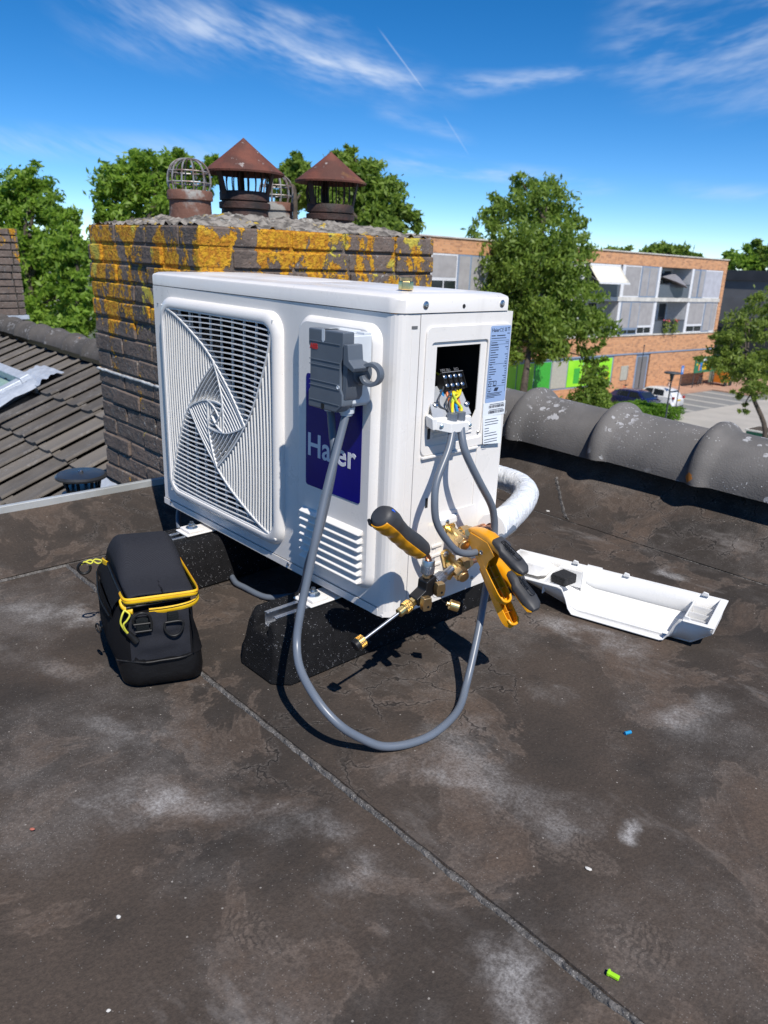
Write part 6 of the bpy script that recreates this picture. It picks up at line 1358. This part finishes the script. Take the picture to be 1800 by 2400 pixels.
# --- parked cars
def car(root, paint, front_out, Ln=4.1, Wd_=1.75, H=1.5, hatch=True):
    """length along y; sections of the body lofted along the car, glass set in as panes"""
    s = 1 if front_out else -1
    lower = [(0, .28, .55, .62), (.04, .22, .72, .74), (.12, .20, .80, .82), (.24, .18, .88, .86), (.34, .18, .93, .875), (.55, .18, .96, .875), (.75, .18, .98, .875), (.90, .20, .98, .85), (.97, .24, .92, .80), (1, .36, .80, .72)]
    mb = MB(); rings = []
    for t, z0, z1, hw in lower:
        y = s * (Ln / 2 - Ln * t); rings.append([Vector((hw * a * Wd_ / 1.75, y, z)) for a, z in ((-.92, z0), (-1, z0 + .12), (-1.0, (z0 + z1) / 2), (-.96, z1 - .05), (-.88, z1), (.88, z1), (.96, z1 - .05), (1.0, (z0 + z1) / 2), (1, z0 + .12), (.92, z0))])
    mb.loft(rings); b_ = mb.build('body', paint, root, 45)
    gh = [(.30, .93, .80, .0), (.44, H - .12, .66, 1), (.50, H - .03, .62, 1), (.64, H, .62, 1), (.80, H - .05, .61, 1), (.88, H - .16, .62, 1), (.965, .96, .74, 0)]
    mb = MB(); rings = []
    for t, z1, hw, _ in gh:
        y = s * (Ln / 2 - Ln * t); wl = .83 * Wd_ / 1.75; hw *= Wd_ / 1.75; zb_ = .92
        rings.append([Vector((-wl, y, zb_)), Vector((-hw, y, z1 - .04)), Vector((-hw * .85, y, z1)), Vector((hw * .85, y, z1)), Vector((hw, y, z1 - .04)), Vector((wl, y, zb_))])
    mb.loft(rings); mb.build('cabin', paint, root, 35)
    def pane(pts, name='window'): q = MB(); q.add([Vector((x, s * (Ln / 2 - Ln * t), z)) for x, t, z in pts], [tuple(range(len(pts)))]); o_ = q.build(name, 'glass_dark', root); md_ = o_.modifiers.new('s', 'SOLIDIFY'); md_.thickness = .02; md_.offset = 0; return o_
    k = Wd_ / 1.75
    for sg in (-1, 1):
        pane([(sg * .80 * k, .385, .99), (sg * .80 * k, .60, .99), (sg * .655 * k, .60, H - .12), (sg * .665 * k, .475, H - .14)]); pane([(sg * .80 * k, .62, .99), (sg * .80 * k, .82, 1.02), (sg * .66 * k, .80, H - .15), (sg * .655 * k, .62, H - .12)])
        mb = MB(); mb.lathe((sg * .88 * k, s * (Ln / 2 - Ln * .36), 1.0), (sg, 0, 0), [(0, .05), (.02, .1), (.14, .09), (.16, .03)], 10); mb.build('mirror', paint, root, 40)
    pane([(-.70 * k, .325, .99), (.70 * k, .325, .99), (.58 * k, .435, H - .13), (-.58 * k, .435, H - .13)], 'windscreen'); pane([(-.60 * k, .925, 1.08), (.60 * k, .925, 1.08), (.54 * k, .888, H - .18), (-.54 * k, .888, H - .18)], 'rear_window')
    for sg in (-1, 1):
        for t in (.19, .80):
            y = s * (Ln / 2 - Ln * t); mb = MB(); mb.lathe((sg * .70 * k, y, .31), (sg, 0, 0), [(0, .31), (.17, .31), (.19, .28), (.19, .20)], 20); wl_ = mb.build('wheel', 'tyre', root, 40); mb = MB(); mb.lathe((sg * .88 * k, y, .31), (sg, 0, 0), [(0, .21), (.012, .2), (.02, .05)], 12); mb.build('rim', 'rim', wl_, 40)
        y = s * (Ln / 2 - .03); mb = MB(); mb.lathe((sg * .58 * k, y - s * .16, .70), (0, s, .25), [(0, .17), (.08, .16), (.13, .10), (.145, .02)], 14); mb.build('headlight', 'lamp_glass', root, 40)
        y = -s * (Ln / 2 - .02); mb = MB(); mb.box((sg * .68 * k - .09, y - .06 , .84), (sg * .68 * k + .09, y + .06, 1.02)); mb.build('tail_light', 'tail_red', root, None, .02)
    y = -s * (Ln / 2); mb = MB(); mb.box((-.26, y - .015, .70), (.26, y + .015, .81)); mb.build('number_plate', 'plate_yellow', root)
    mb = MB(); mb.box((-.78 * k, y - .01 + s * .05, .24), (.78 * k, y + .03 + s * .05, .40)); mb.build('bumper', 'tyre', root, None, .02)
wc = street('parked_car', 'white hatchback parked nose to the brick building, rear towards us', 'car', 16.6, 4.55, group='cars in the parking bays'); car(wc, 'car_white', False, 4.05, 1.75, 1.52)
bc_ = street('parked_car', 'dark blue car parked beside the white hatchback with its front towards us', 'car', 19.25, 5.25, group='cars in the parking bays'); car(bc_, 'car_blue', True, 4.4, 1.75, 1.46)
# --- bicycles by the wall
def bicycle(u, off, rz, label, col):
    b_ = street('bicycle', label, 'bicycle', u, off, rz, 'bicycles against the building')
    for x in (-.52, .52): mb = MB(); mb.tube([(x + .33 * math.cos(t), 0, .35 + .33 * math.sin(t)) for t in frange(0, 6.2832, 20)], .02, 6, sub=1); w_ = mb.build('wheel', 'tyre', b_, 60); mb = MB(); [mb.cone((x, 0, .35), (x + .32 * math.cos(a), 0, .35 + .32 * math.sin(a)), .004, .004, 4) for a in frange(0, 5.5, 7)]; mb.build('spokes', 'steel', w_)
    mb = MB()
    for p_, q_ in (((-.52, 0, .35), (-.08, 0, .32)), ((-.52, 0, .35), (-.2, 0, .8)), ((-.08, 0, .32), (-.2, 0, .8)), ((-.08, 0, .32), (.38, 0, .78)), ((-.18, 0, .75), (.36, 0, .82)), ((.52, 0, .35), (.34, 0, 1.0))): mb.cone(p_, q_, .022, .022, 6)
    mb.build('frame', col, b_); mb = MB(); mb.box((-.36, -.07, .88), (-.1, .07, .95)); mb.build('saddle', 'tyre', b_, None, .02); mb = MB(); mb.tube([(.26, -.28, 1.05), (.36, -.2, 1.05), (.34, 0, 1.02), (.36, .2, 1.05), (.26, .28, 1.05)], .015, 6); mb.build('handlebar', 'pole_grey', b_, 60)
bicycle(8.7, 1.3, .7, 'pale bicycle standing by the wall behind the street lamp', 'frame_white'); bicycle(3.0, .9, .2, 'dark bicycle parked under the green billboard', 'pole_grey'); bicycle(1.4, 1.2, .5, 'dark bicycle beside the orange cargo box', 'pole_grey'); bicycle(14.9, 1.2, .3, 'bicycle with dark red bags behind the white car', 'sign_red')
cb = street('cargo_box', 'orange container at the corner of the brick building', 'container', .6, 1.6); sbox(cb, 'box', 'sign_orange', (-.6, -.5, .35), (.6, .5, 1.6), .05); sbox(cb, 'lid', 'sign_yellow', (-.65, -.55, 1.61), (.65, .55, 1.72), .03)
for x in (-.45, .45): mb = MB(); mb.lathe((x, .51, .27), (0, 1, 0), [(0, .25), (.08, .25)], 14); mb.build('wheel', 'tyre', cb, 40)
# ================================================================== trees
def leaf_cloud(lobes, n, size, seed, droop=0.0, cull=.0):
    """leaf-sized quads gathered in clumps over the lobes of a crown"""
    random.seed(seed); mb = MB(); tot = sum(max(l[3], .1) ** 2 for l in lobes); V = []; Fc = []
    for x, y, z, rx, rz in lobes:
        m = int(n * rx * rx / tot); clumps = max(5, int(m / 46)); per = m // clumps
        for c in range(clumps):
            d = Vector((random.gauss(0, 1), random.gauss(0, 1), random.gauss(0, 1))).normalized(); k = random.uniform(.40, 1.10)
            cc = Vector((x + d.x * rx * k, y + d.y * rx * k, z + d.z * rz * k)); cs = rx * random.uniform(.14, .30)
            for i in range(per):
                q = Vector((random.gauss(0, 1), random.gauss(0, 1), random.gauss(0, .75))) * cs * .62
                p = cc + q; nrm = (Vector((random.gauss(0, 1), random.gauss(0, 1), random.gauss(.35, 1))) + d * .5).normalized(); e = nrm.orthogonal().normalized(); e = (Matrix.Rotation(random.uniform(0, 6.28), 3, nrm) @ e); f_ = nrm.cross(e); s_ = size * random.uniform(.55, 1.25)
                if droop: e = (e + Vector((0, 0, -droop))).normalized(); f_ = nrm.cross(e).normalized()
                o = len(V); V += [p - e * s_ * .9, p + f_ * s_ * .32, p + e * s_ * .9, p - f_ * s_ * .32]; Fc.append((o, o + 1, o + 2, o + 3))
    mb.add(V, Fc); return mb
def tree(name, label, cat, lobes, base, n, size, mat, seed, trunk=.22, droop=0.2, group=None):
    cx = sum(l[0] for l in lobes) / len(lobes); cy = sum(l[1] for l in lobes) / len(lobes); top = max(l[2] for l in lobes); low = min(l[2] - l[4] for l in lobes)
    fwd = (Vector((cx, cy, 0)) - Vector((CAM.x, CAM.y, 0))).length; gz = -7.95 - .0200 * fwd
    bx, by = (base[0], base[1]) if base else (cx, cy)
    t = thing(name, label, cat, (bx, by, gz), group); P = Part(t); random.seed(seed)
    if base:
        mb = MB(); fork = Vector((bx * .5 + cx * .5, by * .5 + cy * .5, low + (top - low) * .22)); lead = Vector((cx, cy, top - (top - low) * .12))
        mb.tube([(bx, by, gz - .1), (bx + .05, by, gz + (fork.z - gz) * .5), fork, fork.lerp(lead, .5) + Vector((random.uniform(-.3, .3), random.uniform(-.3, .3), 0)), lead], lambda s: trunk * (1.25 - s) ** 1.2 * .85, 9, sub=5); P(mb, 'trunk', 'bark', 60)
        for x, y, z, rx, rz in lobes:
            mb = MB(); st_ = fork.lerp(lead, min(.9, max(0, (z - rz * 1.2 - fork.z) / max(.1, lead.z - fork.z)))); mid = st_.lerp(Vector((x, y, z)), .5) + Vector((0, 0, rz * .15))
            mb.tube([st_, mid, Vector((x, y, z + rz * .35))], lambda s: trunk * .36 * (1.1 - s), 6, sub=4); P(mb, 'limb', 'bark', 60)
    P(leaf_cloud(lobes, n, size, seed, droop), 'crown', mat, kind='stuff'); return t
TD = {
    'big': ([[-27.59, 38.17, 0.92, 2.49, 2.88], [-28.43, 39.88, 3.92, 2.09, 1.62], [-30.15, 37.36, 3.17, 1.1, 1.26], [-30.35, 36.55, 1.17, 1.36, 1.31], [-28.77, 37.76, -0.12, 2.09, 2.35], [-25.97, 39.47, 0.51, 1.83, 2.09], [-24.97, 39.51, -1.41, 1.57, 1.96], [-27.9, 38.08, -2.61, 2.35, 2.09], [-25.58, 38.69, -2.94, 2.09, 1.83], [-23.91, 40.39, -3.35, 1.31, 1.44], [-28.08, 36.89, -4.4, 1.44, 0.99], [-25.6, 38.55, -4.34, 1.44, 0.99], [-23.54, 40.76, -5.39, 0.73, 1.18], [-26.69, 40.97, 2.75, 1.05, 1.31], [-29.59, 39.28, 5.11, 0.78, 0.52]], [-25.87, 36.56, -7.87]),
    'shrub': ([[-21.38, 36.89, -6.41, 1.03, 1.17], [-21.63, 37.74, -5.54, 0.83, 0.88], [-21.82, 36.94, -7.47, 1.1, 0.86], [-20.83, 37.72, -7.01, 0.73, 0.98]], None),
    'right': ([[-14.7, 40.13, -2.01, 1.27, 0.92], [-15.08, 38.97, -3.19, 0.99, 0.92], [-14.2, 40.27, -1.02, 0.88, 0.83], [-14.43, 39.41, -4.11, 1.31, 0.83], [-13.58, 40.13, -3.83, 0.99, 1.09], [-14.98, 38.3, -3.89, 0.79, 0.57], [-13.47, 39.06, -4.93, 0.83, 0.53], [-14.14, 38.81, -5.45, 0.44, 0.35], [-13.67, 38.77, -6.1, 0.35, 0.39], [-15.43, 38.81, -2.68, 0.66, 0.48], [-15.89, 37.79, -3.76, 0.35, 0.22]], [-12.53, 39.15, -7.76]),
    'A': ([[-32.29, 10.83, 2.84, 0.89, 0.72], [-32.7, 10.29, 2.01, 0.94, 1.02], [-31.44, 11.04, 2.2, 0.77, 0.85], [-32.0, 10.33, 0.72, 1.28, 1.19], [-30.72, 11.12, 0.77, 0.94, 1.19], [-31.95, 9.81, -0.76, 1.02, 1.19], [-30.91, 10.77, -0.87, 1.19, 1.19], [-29.35, 11.06, -1.44, 0.77, 0.94], [-30.53, 9.34, -2.23, 1.19, 1.02], [-29.82, 10.22, -2.36, 1.02, 0.85]], [-30.33, 9.66, -3.13]),
    'B': ([[-27.55, 10.63, 1.38, 0.58, 0.64], [-26.75, 10.43, 0.22, 0.69, 0.92], [-27.22, 10.15, 0.2, 0.69, 0.92], [-26.17, 10.23, -1.07, 0.61, 0.92], [-26.29, 9.79, -2.18, 0.77, 0.77], [-25.88, 10.27, -1.86, 0.46, 0.77]], [-25.99, 9.85, -2.68]),
    'C': ([[-32.42, 15.03, 3.19, 1.03, 0.84], [-32.1, 16.01, 3.87, 0.9, 0.66], [-32.85, 14.47, 2.38, 0.79, 0.94], [-31.59, 16.87, 3.84, 0.84, 0.84], [-31.13, 17.27, 4.34, 0.41, 0.45], [-32.4, 15.09, 1.62, 1.13, 1.13], [-31.5, 16.32, 2.39, 1.13, 1.13], [-30.81, 17.66, 3.35, 0.84, 1.03], [-30.14, 18.15, 3.98, 0.56, 0.56], [-32.38, 13.79, 1.2, 0.56, 1.13]], [-30.22, 14.29, -3.33]),
    'D': ([[-26.0, 19.52, 3.84, 0.6, 0.6], [-26.2, 19.12, 3.16, 0.53, 0.71], [-25.48, 19.79, 3.02, 0.71, 0.79]], [-23.98, 18.03, -2.84]),
    'E': ([[-22.9, 19.48, 3.77, 0.79, 0.69], [-22.3, 20.07, 3.27, 1.02, 0.86], [-21.26, 20.27, 2.72, 0.91, 0.91], [-22.37, 19.73, 2.32, 1.15, 0.82], [-20.66, 20.88, 1.91, 0.56, 0.56], [-21.19, 19.82, 1.55, 0.99, 0.66], [-22.49, 18.74, 2.71, 0.74, 0.99], [-22.92, 19.81, 4.33, 0.33, 0.23]], [-20.54, 18.75, -2.51]),
    'F1': ([[-52.68, 89.39, 1.96, 1.4, 0.65], [-51.37, 89.65, 2.31, 0.76, 0.38]], None),
    'F2': ([[-47.22, 90.55, 2.33, 1.88, 0.84], [-45.6, 91.25, 2.19, 1.78, 0.73], [-47.71, 88.46, 1.86, 1.36, 0.52], [-43.93, 92.5, 1.58, 1.57, 0.52]], None),
    'F3': ([[-41.65, 100.64, 1.53, 2.16, 1.4], [-40.59, 102.29, 2.22, 1.94, 1.51], [-38.76, 101.52, 1.24, 2.16, 1.84], [-42.41, 98.94, 0.8, 1.4, 0.86]], None),
    'F4': ([[-35.29, 89.96, 3.18, 0.96, 0.67], [-34.55, 91.34, 2.56, 1.15, 1.24]], None),
}
tree('street_tree', 'large dense green tree in front of the brick apartment building', 'tree', *TD['big'], 34000, .21, 'leaf_mid', 1, .26, .8)
tree('shrub', 'tall dark green shrub at the left end of the bright hedge', 'shrub', *TD['shrub'], 6000, .17, 'leaf_mid', 2)
tree('street_tree', 'loose yellow green tree growing from a planter at the right edge', 'tree', *TD['right'], 10500, .145, 'leaf_olive', 3, .15, .4)
tree('garden_tree', 'rounded green tree at the far left above the old chimney', 'tree', *TD['A'], 20000, .165, 'leaf_fresh', 4, .22, .2, 'trees behind the tiled roof')
tree('garden_tree', 'lower green tree just left of the lichen covered chimney', 'tree', *TD['B'], 10000, .15, 'leaf_fresh', 5, .18, .2, 'trees behind the tiled roof')
tree('garden_tree', 'broad green tree rising behind the wire caged chimney pot', 'tree', *TD['C'], 20000, .175, 'leaf_fresh', 6, .22, .2, 'trees behind the tiled roof')
tree('garden_tree', 'green tree showing between the two rusty cowls', 'tree', *TD['D'], 7000, .165, 'leaf_mid', 7, .18, .2, 'trees behind the tiled roof')
tree('garden_tree', 'green tree behind the right cowl reaching down to the chimney edge', 'tree', *TD['E'], 20000, .165, 'leaf_mid', 8, .22, .2, 'trees behind the tiled roof')
FT = 'trees showing above the far roofs'
tree('distant_tree', 'tiny tree top just right of the big tree above the flat roof', 'tree', *TD['F1'], 900, .5, 'leaf_mid', 9, group=FT); tree('distant_tree', 'distant tree tops above the middle of the brick building', 'tree', *TD['F2'], 2600, .5, 'leaf_mid', 10, group=FT)
tree('distant_tree', 'distant broad tree above the dark roof on the right', 'tree', *TD['F3'], 3600, .5, 'leaf_fresh', 11, group=FT); tree('distant_tree', 'thin distant tree at the right edge above the others', 'tree', *TD['F4'], 800, .4, 'leaf_mid', 12, group=FT)
# hedge
hd = street('hedge', 'bright green leafy hedge in front of the blue car', 'hedge', 24, 7.2)
random.seed(31); mb = MB(); V = []; Fc = []
for i in range(9000):
    x = random.uniform(-4.6, 4.4); y = random.uniform(-1.3, 1.5); h = 1.0 + .30 * mn.noise(Vector((x * .9, y, 0))) - .25 * (x < -3.4); z = h * (1 - random.random() ** 2.2) ; p = Vector((x, y, max(.08, z))); nrm = Vector((random.gauss(0, 1), random.gauss(0, 1), random.gauss(.8, 1))).normalized(); e = nrm.orthogonal().normalized(); f_ = nrm.cross(e); s_ = random.uniform(.08, .17); o = len(V); V += [p - e * s_, p + f_ * s_ * .4, p + e * s_, p - f_ * s_ * .4]; Fc.append((o, o + 1, o + 2, o + 3))
mb.add(V, Fc); mb.build('foliage', 'leaf_hedge', hd, kind='stuff')
for k in range(8): mb = MB(); mb.cone((-4 + 1.1 * k, 0, 0), (-4 + 1.1 * k, 0, .9), .04, .02, 6); mb.build('stem', 'bark', hd)
pt = street('planter', 'dark green square tree planter at the right edge', 'planter', 23.6, 15.7); sbox(pt, 'tub', 'sign_green', (-.75, -.75, 0), (.75, .75, .95), .03); sbox(pt, 'rim', 'concrete_pale', (-.8, -.8, .952), (.8, .8, 1.05), .02); sbox(pt, 'soil', 'bark', (-.7, -.7, 1.051), (.7, .7, 1.06))
